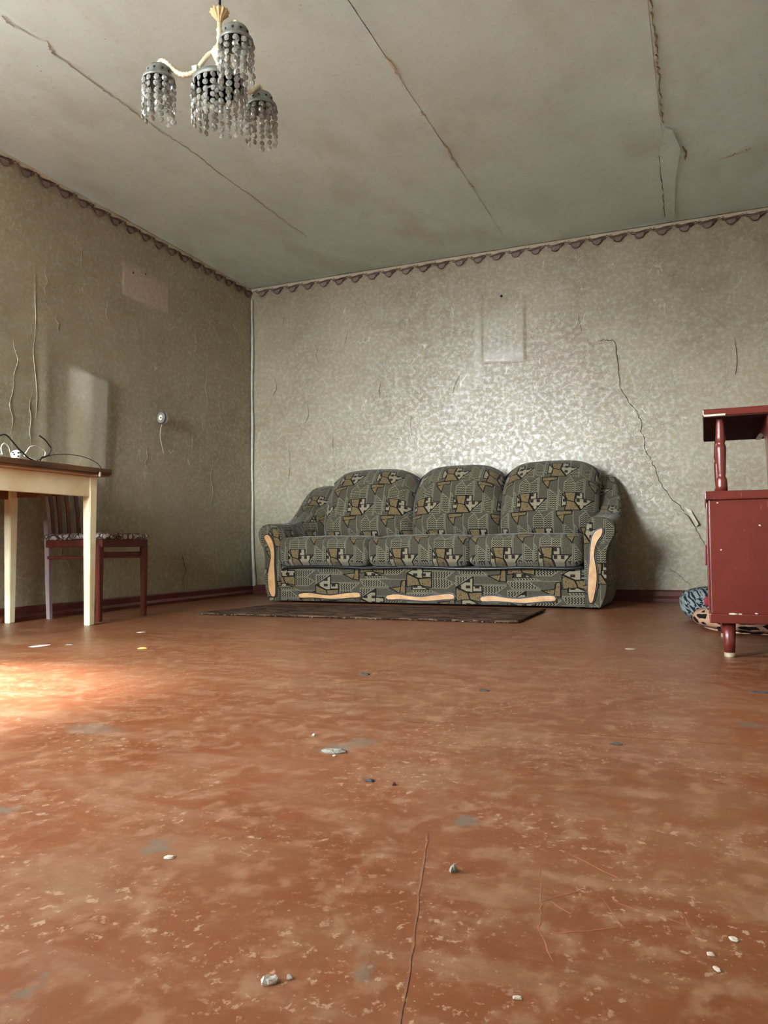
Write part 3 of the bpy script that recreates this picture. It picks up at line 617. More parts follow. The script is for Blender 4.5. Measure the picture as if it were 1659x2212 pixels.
# back cushions: arched tops leaning back
def back_cushion(x0, x1, off):
    prof = [(-.36, .385), (-.405, .43), (-.435, .50), (-.432, .58), (-.415, .66), (-.39, .74), (-.36, .81), (-.325, .865), (-.285, .905), (-.24, .930), (-.195, .935), (-.15, .915), (-.115, .86), (-.10, .75), (-.10, .55), (-.10, .39)]
    P = catmull([(0, y, z) for y, z in prof], 3); nu = 26; V = []; UV = []; arc = 0; arcs = []
    for i, p in enumerate(P):
        if i: arc += (P[i]-P[i-1]).length
        arcs.append(arc)
    for i, p in enumerate(P):
        for k in range(nu+1):
            s = -1+2*k/nu; e = abs(s)
            z = p.z-(.070*e**5+.018*e*e)*float(sstep(.45, .93, p.z)); y = p.y+(.075*e**6)*(1 if p.y < -.2 else -.2)
            y += .010*(float(fbm(s*3+x0*7, p.z*6, 55))-.5)
            x = (x0+x1)/2+s*(x1-x0)/2*(1-.03*float(sstep(.75, .93, p.z))); V.append((x, y, z)); UV.append((x+off, arcs[i]))
    F = [(i*(nu+1)+k, i*(nu+1)+k+1, (i+1)*(nu+1)+k+1, (i+1)*(nu+1)+k) for i in range(len(P)-1) for k in range(nu)]
    F.append(tuple(i*(nu+1) for i in range(len(P)))); F.append(tuple(i*(nu+1)+nu for i in range(len(P)-1, -1, -1)))
    o = raw('back_cushion', V, F, M_['fab'], sofa, True); uvl = o.data.uv_layers.new(name='UVMap')
    for l in o.data.loops: uvl.data[l.index].uv = UV[l.vertex_index]
for a, c, o in ((.845, 1.535, .02), (1.528, 2.158, .11), (2.150, 2.785, -.03)): back_cushion(a, c, o)
# scrolled arms rising into the wings
def arm(mirror):
    secs = [(-.765, .525, .705, .595, .045), (-.76, .537, .715, .59, .05), (-.62, .541, .717, .587, .05), (-.5, .548, .72, .585, .05), (-.42, .563, .727, .584, .048), (-.36, .585, .738, .582, .045), (-.30, .623, .755, .582, .042), (-.24, .678, .785, .584, .04), (-.19, .735, .815, .59, .037), (-.14, .785, .845, .60, .035), (-.09, .825, .88, .612, .032), (-.05, .845, .90, .625, .03), (-.03, .835, .90, .64, .028)]
    rows = []
    for y, T, xi, xo, ro in secs:
        s = 1+(T-.537)*1.6; xm = (xi*.45+xo*.55)
        out = [(xi, .012), (xi, .2), (xi, T-.14*s), (xi-.004, T-.085*s), (xi-.022, T-.04*s), (xm+.035, T-.012*s), (xm, T), (xo+.005, T-.006*s), (xo-ro*.55, T-.022*s), (xo-ro*.9, T-.045*s), (xo-ro, T-.075*s), (xo-ro*.85, T-.115*s), (xo-ro*.4, T-.155*s), (xo-.004, T-.20*s), (xo, T-.26*s), (xo, .14), (xo+.012, .07), (xo+.038, .012)]
        P = catmull([(a, 0, b) for a, b in out], 2); rows.append([((3.46-p.x) if mirror else p.x, y, p.z) for p in P])
    n = len(rows[0]); V = [p for r in rows for p in r]
    F = [(i*n+k, i*n+(k+1) % n, (i+1)*n+(k+1) % n, (i+1)*n+k) for i in range(len(rows)-1) for k in range(n)]
    F.append(tuple(range(n))[::-1]); F.append(tuple(range((len(rows)-1)*n, len(rows)*n)))
    bm = bmesh.new(); vs_ = [bm.verts.new(p) for p in V]; [bm.faces.new([vs_[q] for q in f]) for f in F]
    for f in bm.faces: f.smooth = len(f.verts) < 5
    o = from_bm('arm', bm, M_['fab'], sofa); boxuv(o, 1.1, 1.0, False, (.07 if mirror else .0, .1)); return o
armL, armR = arm(False), arm(True)
def offset(poly, d):
    cx = sum(p[0] for p in poly)/len(poly); n = len(poly); out = []
    A_ = sum(poly[i][0]*poly[(i+1) % n][1]-poly[(i+1) % n][0]*poly[i][1] for i in range(n)); sg = 1 if A_ > 0 else -1
    for i in range(n):
        a, c = poly[i-1], poly[(i+1) % n]; dx, dy = c[0]-a[0], c[1]-a[1]; L = math.hypot(dx, dy) or 1; out.append((poly[i][0]+sg*dy/L*d, poly[i][1]-sg*dx/L*d))
    return out
def smooth2(poly):
    n = len(poly); P = [Vector((a, b, 0)) for a, b in poly]; out = []
    for i in range(n):
        a, b_, c, d = P[i-1], P[i], P[(i+1) % n], P[(i+2) % n]
        for t in (0, .5): out.append(0.5*((2*b_)+(c-a)*t+(2*a-5*b_+4*c-d)*t*t+(3*b_-a-3*c+d)*t**3))
    return [(v.x, v.y) for v in out]
def inlay(poly, yf, parent, label=None):
    fn = lambda a, b_, d: (a, yf-d, b_); poly = smooth2(poly)
    bm = bmesh.new(); bm_prism(bm, offset(poly, .009), fn, -.004, .006, 0, .003); bk = from_bm('black_backing', bm, M_['black'], parent)
    bm = bmesh.new(); bm_prism(bm, poly, fn, .005, .016, 0, .004); w = from_bm('wooden_inlay', bm, M_['wood_light'], parent)
SL = [(.598, .45), (.608, .422), (.635, .385), (.649, .341), (.651, .305), (.642, .257), (.63, .209), (.627, .161), (.631, .105), (.641, .069), (.655, .041), (.68, .044), (.683, .097), (.679, .177), (.674, .257), (.675, .337), (.67, .385), (.656, .425), (.636, .454), (.617, .462)]
SR = [(2.843, .467), (2.814, .451), (2.796, .418), (2.786, .361), (2.779, .279), (2.771, .197), (2.767, .114), (2.772, .049), (2.782, .041), (2.792, .049), (2.805, .103), (2.816, .176), (2.814, .238), (2.805, .291), (2.802, .34), (2.813, .381), (2.842, .422), (2.854, .446), (2.854, .463)]
SF = [(.863, .06), (.938, .068), (1.011, .059), (1.094, .054), (1.175, .065), (1.264, .075), (1.308, .071), (1.313, .048), (1.255, .044), (1.175, .035), (1.094, .032), (1.011, .037), (.937, .039), (.867, .036)]
inlay(SL, -.765, armL); inlay(SR, -.765, armR)
for dx in (0, .64, 1.263): inlay([(x+dx, z) for x, z in SF], -.755, b)
tube('piping', catmull([(.735, -.775, .222), (.78, -.782, .238), (.95, -.785, .246), (1.2, -.785, .242), (1.38, -.782, .236), (1.7, -.786, .244), (2.05, -.783, .234), (2.4, -.786, .241), (2.65, -.785, .238), (2.735, -.775, .246)], 6), .009, M_['black'], sofa, 8)
for x in (.76, 2.70):
    for y in (-.70, -.12): lathe('foot', [(.02, 0), (.024, .004), (.024, .014)], (x, y, 0), M_['black'], sofa, 12)

# ---- rug in front of the sofa
def rugf(U, V):
    x = (.74+.10*V)+U*((2.555-.003*V)-(.74+.10*V))+.006*(fbm(V*9, U*3, 61)-.5); y = -1.712+.06*U+V*(.712+.008*U)+.012*(fbm(U*14, V*2, 62)-.5)*(V < .02)
    return x, y, .009+.006*fbm(U*9, V*5, 63)
U_, V_ = np.linspace(0, 1, 120), np.linspace(0, 1, 50)
rg = grid('rug', U_, V_, rugf, M_['rug']); 
md = rg.modifiers.new('thickness', 'SOLIDIFY'); md.thickness = .008; md.offset = -1
tag(rg, 'worn dark brown rug lying on the floor in front of the sofa', 'rug')
bm = bmesh.new(); rr = random.Random(9)
for k in range(260):
    t = rr.random(); x = .74+t*1.81; y = -1.714+.06*t; a = rr.uniform(-.9, .9); L = rr.uniform(.004, .016); w = .0016
    p = Vector((x, y, .003)); d = Vector((math.sin(a), -math.cos(a), 0))*L; n = Vector((d.y, -d.x, 0)).normalized()*w
    q = [bm.verts.new(p+n), bm.verts.new(p-n), bm.verts.new(p+d-n+Vector((0, 0, rr.uniform(0, .006)))), bm.verts.new(p+d+n)]; bm.faces.new(q)
tag(from_bm('fringe', bm, M_['tear'], rg), kind='stuff')

# ================================================================== table
tb = empty('table', (.33, -2.85, 0), 'cream-painted wooden table with a dark weathered top by the left wall', 'table')
TZ = .785
bm = bmesh.new(); bm_prism(bm, [(.012, -3.52), (.605, -3.52), (.605, -2.37), (.600, -2.36), (.604, -2.345), (.600, -2.262), (.592, -2.252), (.012, -2.258)], lambda a, b_, d: (a, b_, d), TZ-.026, TZ, 0, .004); tt = from_bm('tabletop', bm, M_['top'], tb)
bm = bmesh.new(); bm_prism(bm, [(.014, -3.515), (.598, -3.515), (.598, -2.35), (.590, -2.34), (.592, -2.268), (.014, -2.264)], lambda a, b_, d: (a, b_, d), TZ-.037, TZ-.026, 0, .002); from_bm('lower_board', bm, M_['rawwood'], tb)
box('moulding', .585, .600, -3.51, -2.345, TZ-.046, TZ-.036, M_['moulding'], tb, .003)
def leg4(name, x, y, z0, z1, w0, w1, mat, parent, top=None):
    prof = [(z0, w0), (z1, w1)]; bm = bmesh.new(); V = []
    for z, w in prof: V.append([bm.verts.new((x+sx*w/2, y+sy*w/2, z)) for sx, sy in ((-1, -1), (1, -1), (1, 1), (-1, 1))])
    bm.faces.new(V[0][::-1]); bm.faces.new(V[1])
    for k in range(4): bm.faces.new((V[0][k], V[0][(k+1) % 4], V[1][(k+1) % 4], V[1][k]))
    bmesh.ops.bevel(bm, geom=bm.edges[:], offset=.003, segments=2, affect='EDGES')
    return from_bm(name, bm, mat, parent)
for x, y in ((.553, -2.362), (.058, -2.40), (.553, -3.42), (.058, -3.42)): leg4('leg', x, y, 0, TZ-.04, .036, .050, M_['cream'], tb)
box('apron', .552, .574, -3.40, -2.386, .640, TZ-.044, M_['cream'], tb, .003); box('apron', .045, .066, -3.40, -2.42, .640, TZ-.044, M_['rawwood'], tb, .003)
box('apron', .08, .53, -2.385, -2.367, .650, TZ-.044, M_['rawwood'], tb, .003); box('apron', .08, .53, -3.43, -3.41, .640, TZ-.044, M_['cream'], tb, .003)
box('chipped_corner', .570, .606, -2.352, -2.340, TZ-.044, TZ-.020, M_['tear'], tb, .003)

# ---- things lying on the table
def cord(name, pts, r, mat, label, cat):
    return tag(tube(name, catmull(pts, 6), r, mat, None, 8), label, cat)
Z0 = TZ+.004
cord('black_cable', [(.40, -3.05, Z0), (.46, -2.97, Z0+.03), (.50, -2.93, .850), (.53, -2.901, .872), (.53, -2.88, .885), (.53, -2.858, .894), (.53, -2.835, .886), (.53, -2.805, .861), (.53, -2.778, .838), (.535, -2.754, .819), (.54, -2.73, .800), (.545, -2.69, Z0), (.54, -2.665, Z0+.003), (.53, -2.646, .812), (.53, -2.608, .826), (.53, -2.596, .846), (.53, -2.592, .863), (.53, -2.609, .881), (.53, -2.63, .899), (.53, -2.663, .914)], .0035, M_['cord_b'],
     'thick black cable rising in a bent hook above the table', 'cable')
cord('thin_wire', [(.44, -2.70, Z0-.002), (.47, -2.66, Z0), (.505, -2.62, .812), (.515, -2.59, .826), (.53, -2.562, .835), (.53, -2.496, .843), (.53, -2.428, .845), (.53, -2.358, .838), (.53, -2.295, .822), (.53, -2.265, .802), (.53, -2.258, TZ+.002)], .0018, M_['cord_b'], 'thin dark wire arching low to the far end of the tabletop', 'wire')
cord('white_cable', [(.44, -2.98, Z0), (.48, -2.90, Z0+.004), (.50, -2.864, .812), (.50, -2.841, .806), (.49, -2.838, .828), (.49, -2.836, .848), (.49, -2.825, .859), (.49, -2.812, .858), (.49, -2.797, .845), (.485, -2.78, .815), (.48, -2.75, Z0), (.50, -2.70, Z0+.006), (.51, -2.655, Z0+.006), (.50, -2.69, .808), (.50, -2.719, .815), (.50, -2.703, .839), (.50, -2.687, .859), (.50, -2.659, .866), (.50, -2.63, .862), (.50, -2.605, .852), (.50, -2.597, .841), (.50, -2.603, .822), (.50, -2.63, Z0)], .003, M_['cord_w'],
     'white electric cable looped on the table beside the black cable', 'cable')
pg = empty('cable_socket', (.548, -2.812, TZ), 'small round white socket head with dark holes at the table edge', 'socket')
Rm = Matrix.Translation((.553, -2.812, .807)) @ Matrix.Rotation(math.radians(-28), 4, 'Z') @ Matrix.Rotation(PI/2, 4, 'Y')
def xf(o, Mx):
    o.data.transform(Mx); return o
xf(lathe('body', [(.012, -.03), (.019, -.022), (.0215, -.004), (.0215, .004), (.019, .008), (.001, .008)], (0, 0, 0), M_['white'], pg, 20), Rm)
for a, b_ in ((.008, .006), (-.008, .006), (0, -.011)): xf(lathe('hole', [(.001, .0078), (.0036, .0080), (.0036, .0092), (.001, .0094)], (a, b_, 0), M_['blackhole'], pg, 10), Rm)
for an in (0, 2.2, 4.3): xf(box('notch', .0145, .0215, -.0028, .0028, .0072, .0090, M_['blackhole'], pg), Rm @ Matrix.Rotation(an, 4, 'Z'))

# ================================================================== chair
ch = empty('chair', (.27, -2.01, 0), 'dark red wooden chair with a grey floral seat tucked behind the table', 'chair')
LEG = {'A': (.082, -2.172), 'D': (.082, -1.852), 'B': (.462, -2.196), 'R': (.478, -1.868)}
def post(x, y, mat):
    bm = bmesh.new(); w = .013
    P = [(x+.012, y, 0, .012), (x+.004, y, .2, .014), (x, y, .42, .016), (x-.012, y-.006, .6, .015), (x-.045, y-.016, .84, .012)]; R = []
    for px, py, pz, h in P: R.append([bm.verts.new((px+sx*h, py+sy*h*.8, pz)) for sx, sy in ((-1, -1), (1, -1), (1, 1), (-1, 1))])
    bm.faces.new(R[0][::-1]); bm.faces.new(R[-1])
    for i in range(len(R)-1):
        for k in range(4): bm.faces.new((R[i][k], R[i][(k+1) % 4], R[i+1][(k+1) % 4], R[i+1][k]))
    return from_bm('rear_post', bm, mat, ch)
post(*LEG['A'], M_['chair_glare']); post(*LEG['D'], M_['chair'])  # near post is paler: glare on glossy wood put into its colour
for k in 'BR': leg4('leg', LEG[k][0], LEG[k][1], 0, .40, .026, .034, M_['chair'], ch)
bm = bmesh.new(); bm_box(bm, .095, .465, -2.205, -2.185, .388, .428, .003, 1); from_bm('side_rail', bm, M_['chair'], ch)
box('side_rail', .095, .470, -1.870, -1.850, .388, .428, M_['chair'], ch, .003, 1); box('front_rail', .465, .490, -2.208, -1.850, .388, .430, M_['chair'], ch, .003, 1); box('rear_rail', .072, .09, -2.165, -1.86, .388, .428, M_['chair'], ch, .003, 1)
box('stretcher', .092, .452, -2.192, -2.178, .325, .342, M_['chair'], ch, .003, 1); box('stretcher', .092, .468, -1.868, -1.854, .325, .342, M_['chair'], ch, .003, 1); box('stretcher', .455, .473, -2.185, -1.88, .340, .362, M_['chair'], ch, .003, 1)
def sd(q):
    q = q.copy(); q.z += .006*(float(fbm(q.x*20, q.y*20, 91))-.5); return q
cushion('seat', .085, .502, -2.212, -1.846, .426, .462, .015, (.004, .004, .006), M_['floral'], ch, 14, sd)
for y in (-2.128, -2.075, -2.012, -1.94): 
    bm = bmesh.new(); P = [(.076, y, .42), (.066, y-.006, .6), (.038, y-.014, .80)]; R = [[bm.verts.new((a+sx*.004, b_+sy*.012, c)) for sx, sy in ((-1, -1), (1, -1), (1, 1), (-1, 1))] for a, b_, c in P]
    bm.faces.new(R[0][::-1]); bm.faces.new(R[-1])
    for i in range(2):
        for k in range(4): bm.faces.new((R[i][k], R[i][(k+1) % 4], R[i+1][(k+1) % 4], R[i+1][k]))
    from_bm('slat', bm, M_['chair'], ch)
box('top_rail', .028, .044, -2.20, -1.85, .780, .838, M_['chair'], ch, .004)

# ================================================================== wall socket
so = empty('wall_socket', (0.006, -1.181, 1.255), 'old round white wall socket on the bare left wall', 'socket')
Rw = Matrix.Translation((.044, -1.150, 1.255)) @ Matrix.Rotation(math.radians(-98), 4, 'Z') @ Matrix.Rotation(PI/2, 4, 'Y')
xf(lathe('housing', [(.041, 0), (.041, .024), (.038, .030), (.034, .031)], (0, 0, 0), M_['white'], so, 26), Rw)
xf(lathe('shadow_ring', [(.0425, .022), (.0435, .026), (.0425, .030), (.039, .031)], (0, 0, 0), M_['soot'], so, 26), Rw)  # dark ring modelled in place of the shadow around the cover
xf(lathe('cover', [(.0375, .030), (.0365, .033), (.021, .034), (.019, .028), (.001, .028)], (0, 0, 0), M_['grey'], so, 26), Rw)
xf(lathe('insert', [(.018, .027), (.016, .033), (.005, .034), (.001, .033)], (.001, -.004, 0), M_['ivory'], so, 18), Rw)
xf(lathe('hole', [(.001, .033), (.005, .0335), (.005, .036), (.001, .0365)], (.002, .004, 0), M_['blackhole'], so, 10), Rw)
tube('wire', catmull([(.034, -1.158, 1.218), (.02, -1.16, 1.17), (.013, -1.15, 1.12), (.012, -1.13, 1.06), (.011, -1.115, 1.02)], 5), .0035, M_['wall_l'], so)

# ================================================================== chest with a shelf
dr = empty('shelf_cabinet', (3.64, -2.21, 0), 'low red-brown painted cabinet with a raised shelf on turned posts', 'cabinet')
bd = box('body', 3.412, 3.875, -2.545, -1.875, .146, .530, M_['red'], dr, .004)
box('top', 3.401, 3.882, -2.556, -1.864, .528, .557, M_['red'], dr, .004); box('plinth', 3.406, 3.880, -2.552, -1.868, .116, .148, M_['red'], dr, .004)
for y0, y1 in ((-2.53, -2.215), (-2.205, -1.89)):
    d_ = box('door', 3.404, 3.414, y0, y1, .160, .520, M_['red'], dr, .003)
    yh = y1-.03 if y0 < -2.4 else y0+.03; box('handle', 3.396, 3.405, yh-.008, yh+.008, .30, .375, M_['red'], d_, .003)
for x, y in ((3.466, -2.505), (3.466, -1.92), (3.82, -2.505), (3.82, -1.92)):
    l_ = lathe('leg', [(.0165, .012), (.0185, .05), (.0215, .117)], (x, y, 0), M_['red'], dr, 18)
    lathe('leg_tip', [(.0165, 0), (.0175, .004), (.0175, .016)], (x, y, 0), M_['rubber'], l_, 18)
prof = [(.0180, .557), (.0182, .575), (.0172, .598), (.0158, .603), (.0122, .608), (.0130, .616), (.0138, .630), (.0152, .656), (.0168, .700), (.0162, .711), (.0135, .716), (.0128, .721), (.0140, .726), (.0166, .732), (.0150, .750), (.0142, .782), (.0115, .800), (.0105, .812)]
for y in (-2.508, -1.912): lathe('turned_post', prof, (3.456, y, 0), M_['red'], dr, 18)
box('shelf', 3.401, 3.70, -2.556, -1.866, .810, .834, M_['red'], dr, .004); box('shelf_underside', 3.404, 3.697, -2.552, -1.870, .806, .811, simple('matt_dark_board', S(62, 34, 30), S(50, 28, 25), 12, .9, 0, .1), dr); box('chipped_edge', 3.405, 3.472, -2.5575, -2.5545, .809, .8155, M_['tear'], dr)  # underside board is darker and more matt than the shelf
pf = [(-2.53, .811), (-2.53, .557), (-2.47, .557), (-2.462, .62), (-2.445, .685), (-2.40, .735), (-2.32, .768), (-2.2, .788), (-2.05, .798), (-1.885, .801), (-1.885, .811)]
bm = bmesh.new(); bm_prism(bm, [(p.y, p.z) for p in [Vector((0, a, c)) for a, c in pf]], lambda a, c, d: (d, a, c), 3.598, 3.618); from_bm('bracket_board', bm, M_['red'], dr)

for k, (x, z, w, h) in enumerate(((3.478, .1485, .020, .004), (3.500, .148, .010, .003), (3.548, .151, .007, .003), (3.440, .518, .006, .004), (3.566, .44, .005, .005), (3.447, .36, .004, .004), (3.60, .505, .008, .006))):
    rr = random.Random(k); pl_ = [(x+w*math.cos(2*PI*q/8)*rr.uniform(.6, 1.1)/1.3, z+h*math.sin(2*PI*q/8)*rr.uniform(.6, 1.1)/1.3) for q in range(8)]
    bm = bmesh.new(); bm_prism(bm, pl_, lambda a, c, d: (a, -2.5455-d-(.0065 if c < .1485 else 0), c), 0, .001); from_bm('bare_chip', bm, M_['tear'], dr)

# ================================================================== bundles behind the cabinet
def blob(name, c, r, mat, seed, parent=None, n=48, m_=28, fold=.12):
    V, F = [], []
    for j in range(m_+1):
        t = PI*j/m_
        for k in range(n):
            a = 2*PI*k/n; x, y, z = math.sin(t)*math.cos(a), math.sin(t)*math.sin(a), -math.cos(t)
            f = 1+fold*(float(fbm(k/n*7 if k < n/2 else (1-k/n)*7, j/m_*6, seed))-.5)*math.sin(t)*2+.05*math.sin(a*3+j*.3)*math.sin(t)
            s = lambda v: math.copysign(abs(v)**.75, v); V.append((c[0]+s(x)*r[0]*f, c[1]+s(y)*r[1]*f, max(.001, c[2]+s(z)*r[2]*(f if z > 0 else 1))))
    for j in range(m_):
        for k in range(n): F.append((j*n+k, j*n+(k+1) % n, (j+1)*n+(k+1) % n, (j+1)*n+k))
    o = raw(name, V, F, mat, parent, True); uvl = o.data.uv_layers.new(name='UVMap')
    for p in o.data.polygons:
        for li, vi in zip(p.loop_indices, p.vertices):
            v = V[vi]; uvl.data[li].uv = (v[0]+.3*v[1], v[2]*1.1-.55*v[1])
    return o
tag(blob('folded_blanket', (3.43, -1.23, .083), (.155, .17, .083), M_['hound'], 5), 'bundled grey and black houndstooth blanket on the floor behind the cabinet', 'blanket')
def rolled(name, pts, rad, turns, mat, label, cat, flat=1.0):
    P = catmull(pts, 5); V, F, UV = [], [], []; n = 40
    arc = 0
    for i, p in enumerate(P):
        if i: arc += (P[i]-P[i-1]).length
        t = (P[min(i+1, len(P)-1)]-P[max(i-1, 0)]).normalized(); a = t.cross(Vector((0, 0, 1))).normalized(); b_ = a.cross(t)
        for k in range(n+1):
            th = 2*PI*turns*k/n; r = rad*(.35+.65*k/n); V.append(p+a*math.cos(th)*r+b_*math.sin(th)*r*flat); UV.append((arc, th*r))
    for i in range(len(P)-1):
        for k in range(n): F.append((i*(n+1)+k, i*(n+1)+k+1, (i+1)*(n+1)+k+1, (i+1)*(n+1)+k))
    o = raw(name, V, F, mat, None, True); uvl = o.data.uv_layers.new(name='UVMap')
    for l in o.data.loops: uvl.data[l.index].uv = UV[l.vertex_index]
    md = o.modifiers.new('thickness', 'SOLIDIFY'); md.thickness = rad*.16
    return tag(o, label, cat)
rolled('rolled_rug', [(3.385, -1.56, .045), (3.42, -1.66, .047), (3.49, -1.745, .046), (3.60, -1.79, .044), (3.80, -1.80, .042)], .058, 1.75, M_['roll'], 'loosely rolled tan rug with black leaf shapes under the cabinet', 'rug', .72)
rolled('rolled_cloth', [(3.392, -1.50, .112), (3.45, -1.49, .112), (3.56, -1.475, .112)], .026, 2.2, M_['redcloth'], 'small roll of crimson cloth between the blanket and the cabinet', 'cloth', .85)
# ================================================================== chandelier
cx, cy = 1.93, -3.232
cd = empty('chandelier', (cx, cy, HT), 'old cream three-arm chandelier with smoky glass bead shades hanging from the ceiling', 'chandelier')
tube('cord', [(cx, cy, HT-.004), (cx+.002, cy, 2.35), (cx, cy, 2.19)], .0055, M_['cord_b'], cd, 8)
lathe('ceiling_hook', [(.03, HT-.002), (.028, HT-.012), (.01, HT-.02), (.006, HT-.03)], (cx, cy, 0), M_['cap'], cd, 16)
ruf = lambda k, z: 1+.10*math.cos(2*PI*k*12)*(1 if z > 2.175 else .3)
lathe('ruffled_cup', [(.007, 2.150), (.010, 2.158), (.014, 2.166), (.022, 2.176), (.031, 2.187), (.030, 2.193), (.020, 2.186), (.008, 2.180)], (cx, cy, 0), simple('yellowed_enamel', S(208, 184, 136), S(184, 152, 106), 50, .4), cd, 72, ruf)
lathe('stem', [(.009, 2.075), (.008, 2.095), (.0105, 2.098), (.0105, 2.102), (.008, 2.105), (.0085, 2.122), (.0105, 2.124), (.0105, 2.128), (.008, 2.131), (.0075, 2.158)], (cx, cy, 0), M_['ivory'], cd, 16)
lathe('hub', [(.006, 1.985), (.010, 1.995), (.012, 2.015), (.020, 2.030), (.026, 2.045), (.024, 2.058), (.015, 2.068), (.011, 2.078)], (cx, cy, 0), M_['ivory'], cd, 48, lambda k, z: 1+.06*math.cos(2*PI*k*10))
lathe('centre_holder', [(.006, 1.995), (.012, 1.985), (.019, 1.965), (.022, 1.945), (.022, 1.925), (.017, 1.918), (.015, 1.930), (.001, 1.932)], (cx, cy, 0), M_['cap'], cd, 20)
# bead: a flattened eight-sided crystal
bm = bmesh.new(); n = 8; R = [bm.verts.new((math.cos(2*PI*k/n)*.0100, 0, math.sin(2*PI*k/n)*.0104)) for k in range(n)]
for y, r in ((-.0042, .0052), (.0042, .0052)):
    q = [bm.verts.new((math.cos(2*PI*k/n)*r, y, math.sin(2*PI*k/n)*r)) for k in range(n)]
    for k in range(n): bm.faces.new((R[k], R[(k+1) % n], q[(k+1) % n], q[k]))
    bm.faces.new(q)
bme = bpy.data.meshes.new('bead'); bmesh.ops.recalc_face_normals(bm, faces=bm.faces[:]); bm.to_mesh(bme); bm.free(); bme.materials.append(M_['bead'])
bv = [v.co.copy() for v in bme.vertices]; bf = [list(p.vertices) for p in bme.polygons]
SV, SF_ = [], []; wires = bmesh.new(); NB = [0]; rb = random.Random(31)
camp = Vector((3.4, -5.355, .389))
def strands(c, rad, z, count, nb, parent, limit, pitch=.0222, ph=0.0):
    for s in range(count):
        a = 2*PI*(s+ph)/count; px, py = c[0]+rad*math.cos(a), c[1]+rad*math.sin(a); nn = nb+rb.choice((0, 0, 0, -1)) if nb > 4 else nb
        bm_tube(wires, [(px, py, z), (px, py, z-pitch*nn)], .0006, 3)
        for k in range(nn):
            Mx = Matrix.Translation((px, py, z-pitch*(k+.62))) @ Matrix.Rotation(a+PI/2+rb.gauss(0, .45), 4, 'Z') @ Matrix.Rotation(rb.gauss(0, .06), 4, 'X') @ Matrix.Scale(rb.uniform(.93, 1.05), 4)
            if NB[0] < limit:
                o = bpy.data.objects.new('bead', bme); COL.objects.link(o); o.parent = parent; o.matrix_local = Mx; NB[0] += 1
            else:
                i0 = len(SV); SV.extend([Mx @ v for v in bv]); SF_.extend([[i0+q for q in f] for f in bf])
ANG = [math.radians(200), math.radians(319), math.radians(79)]; AR = .207
caps = []
for a in ANG:
    ux, uy = math.cos(a), math.sin(a); at = lambda r, z: (cx+ux*r, cy+uy*r, z)
    P = catmull([at(.012, 2.052), at(.035, 2.044), at(.060, 2.015), at(.085, 1.986), at(.110, 1.977), at(.135, 1.980), at(.160, 1.998), at(.180, 2.020), at(.197, 2.028), at(.207, 2.018), at(.208, 2.004)], 5)
    L = len(P); bm = bmesh.new(); bm_tube(bm, P, [.0085+.0022*math.sin(i*2.6)*(1 if L*.25 < i < L*.75 else .2) for i in range(L)], 10); from_bm('arm', bm, M_['ivory'], cd)
    lathe('leaf_collar', [(.008, -.012), (.013, -.004), (.016, .006), (.009, .012)], at(.078, 1.993), M_['ivory'], cd, 30, lambda k, z: 1+.12*math.cos(2*PI*k*6))
    c = at(AR, 0)
    cap = lathe('lamp_cap', [(.006, 2.012), (.020, 2.011), (.034, 2.004), (.040, 1.994), (.041, 1.972), (.053, 1.966), (.055, 1.955), (.051, 1.954), (.050, 1.962), (.038, 1.968), (.037, 1.992), (.018, 2.002), (.004, 2.003)], c, M_['cap'], cd, 32); caps.append((cap, c))
    for k in range(10):
        b_ = 2*PI*k/10; Mx = Matrix.Translation((c[0]+.0405*math.cos(b_), c[1]+.0405*math.sin(b_), 1.984)) @ Matrix.Rotation(b_, 4, 'Z') @ Matrix.Rotation(PI/2, 4, 'Y')
        o = lathe('vent_hole', [(.001, 0), (.0038, .0002), (.0038, .0014), (.001, .0016)], (0, 0, 0), M_['blackhole'], cap, 8); o.matrix_local = Mx
    lathe('bulb_holder', [(.013, 2.000), (.015, 1.985), (.015, 1.950), (.011, 1.943), (.007, 1.930), (.001, 1.928)], c, M_['dkplastic'], cd, 16)
rg1 = from_bm('bead_ring', (lambda b_: (bm_lathe(b_, [(.086, 1.948), (.090, 1.948), (.0905, 1.930), (.086, 1.930), (.086, 1.948)], (cx, cy, 0), 40), b_)[1])(bmesh.new()), M_['cap'], cd)
lathe('inner_ring', [(.052, 1.906), (.055, 1.906), (.055, 1.898), (.052, 1.898), (.052, 1.906)], (cx, cy, 0), M_['cap'], cd, 32)
for k in range(3): a = 2*PI*k/3+.5; tube('ring_spoke', [(cx+.018*math.cos(a), cy+.018*math.sin(a), 1.95), (cx+.088*math.cos(a), cy+.088*math.sin(a), 1.944)], .0018, M_['cap'], cd, 6)
for cap, c in caps: strands(c, .0525, 1.958, 12, 6, cap, 300)
strands((cx, cy), .0895, 1.934, 21, 6, rg1, 300); strands((cx, cy), .054, 1.902, 9, 4, rg1, 0, ph=.4)
for cap, c in caps: strands(c, .040, 1.958, 5, 4, cap, 0, ph=.3)
tag(raw('bead_fringe', SV, SF_, M_['bead'], cd), kind='stuff'); from_bm('bead_wires', wires, M_['cap'], cd)

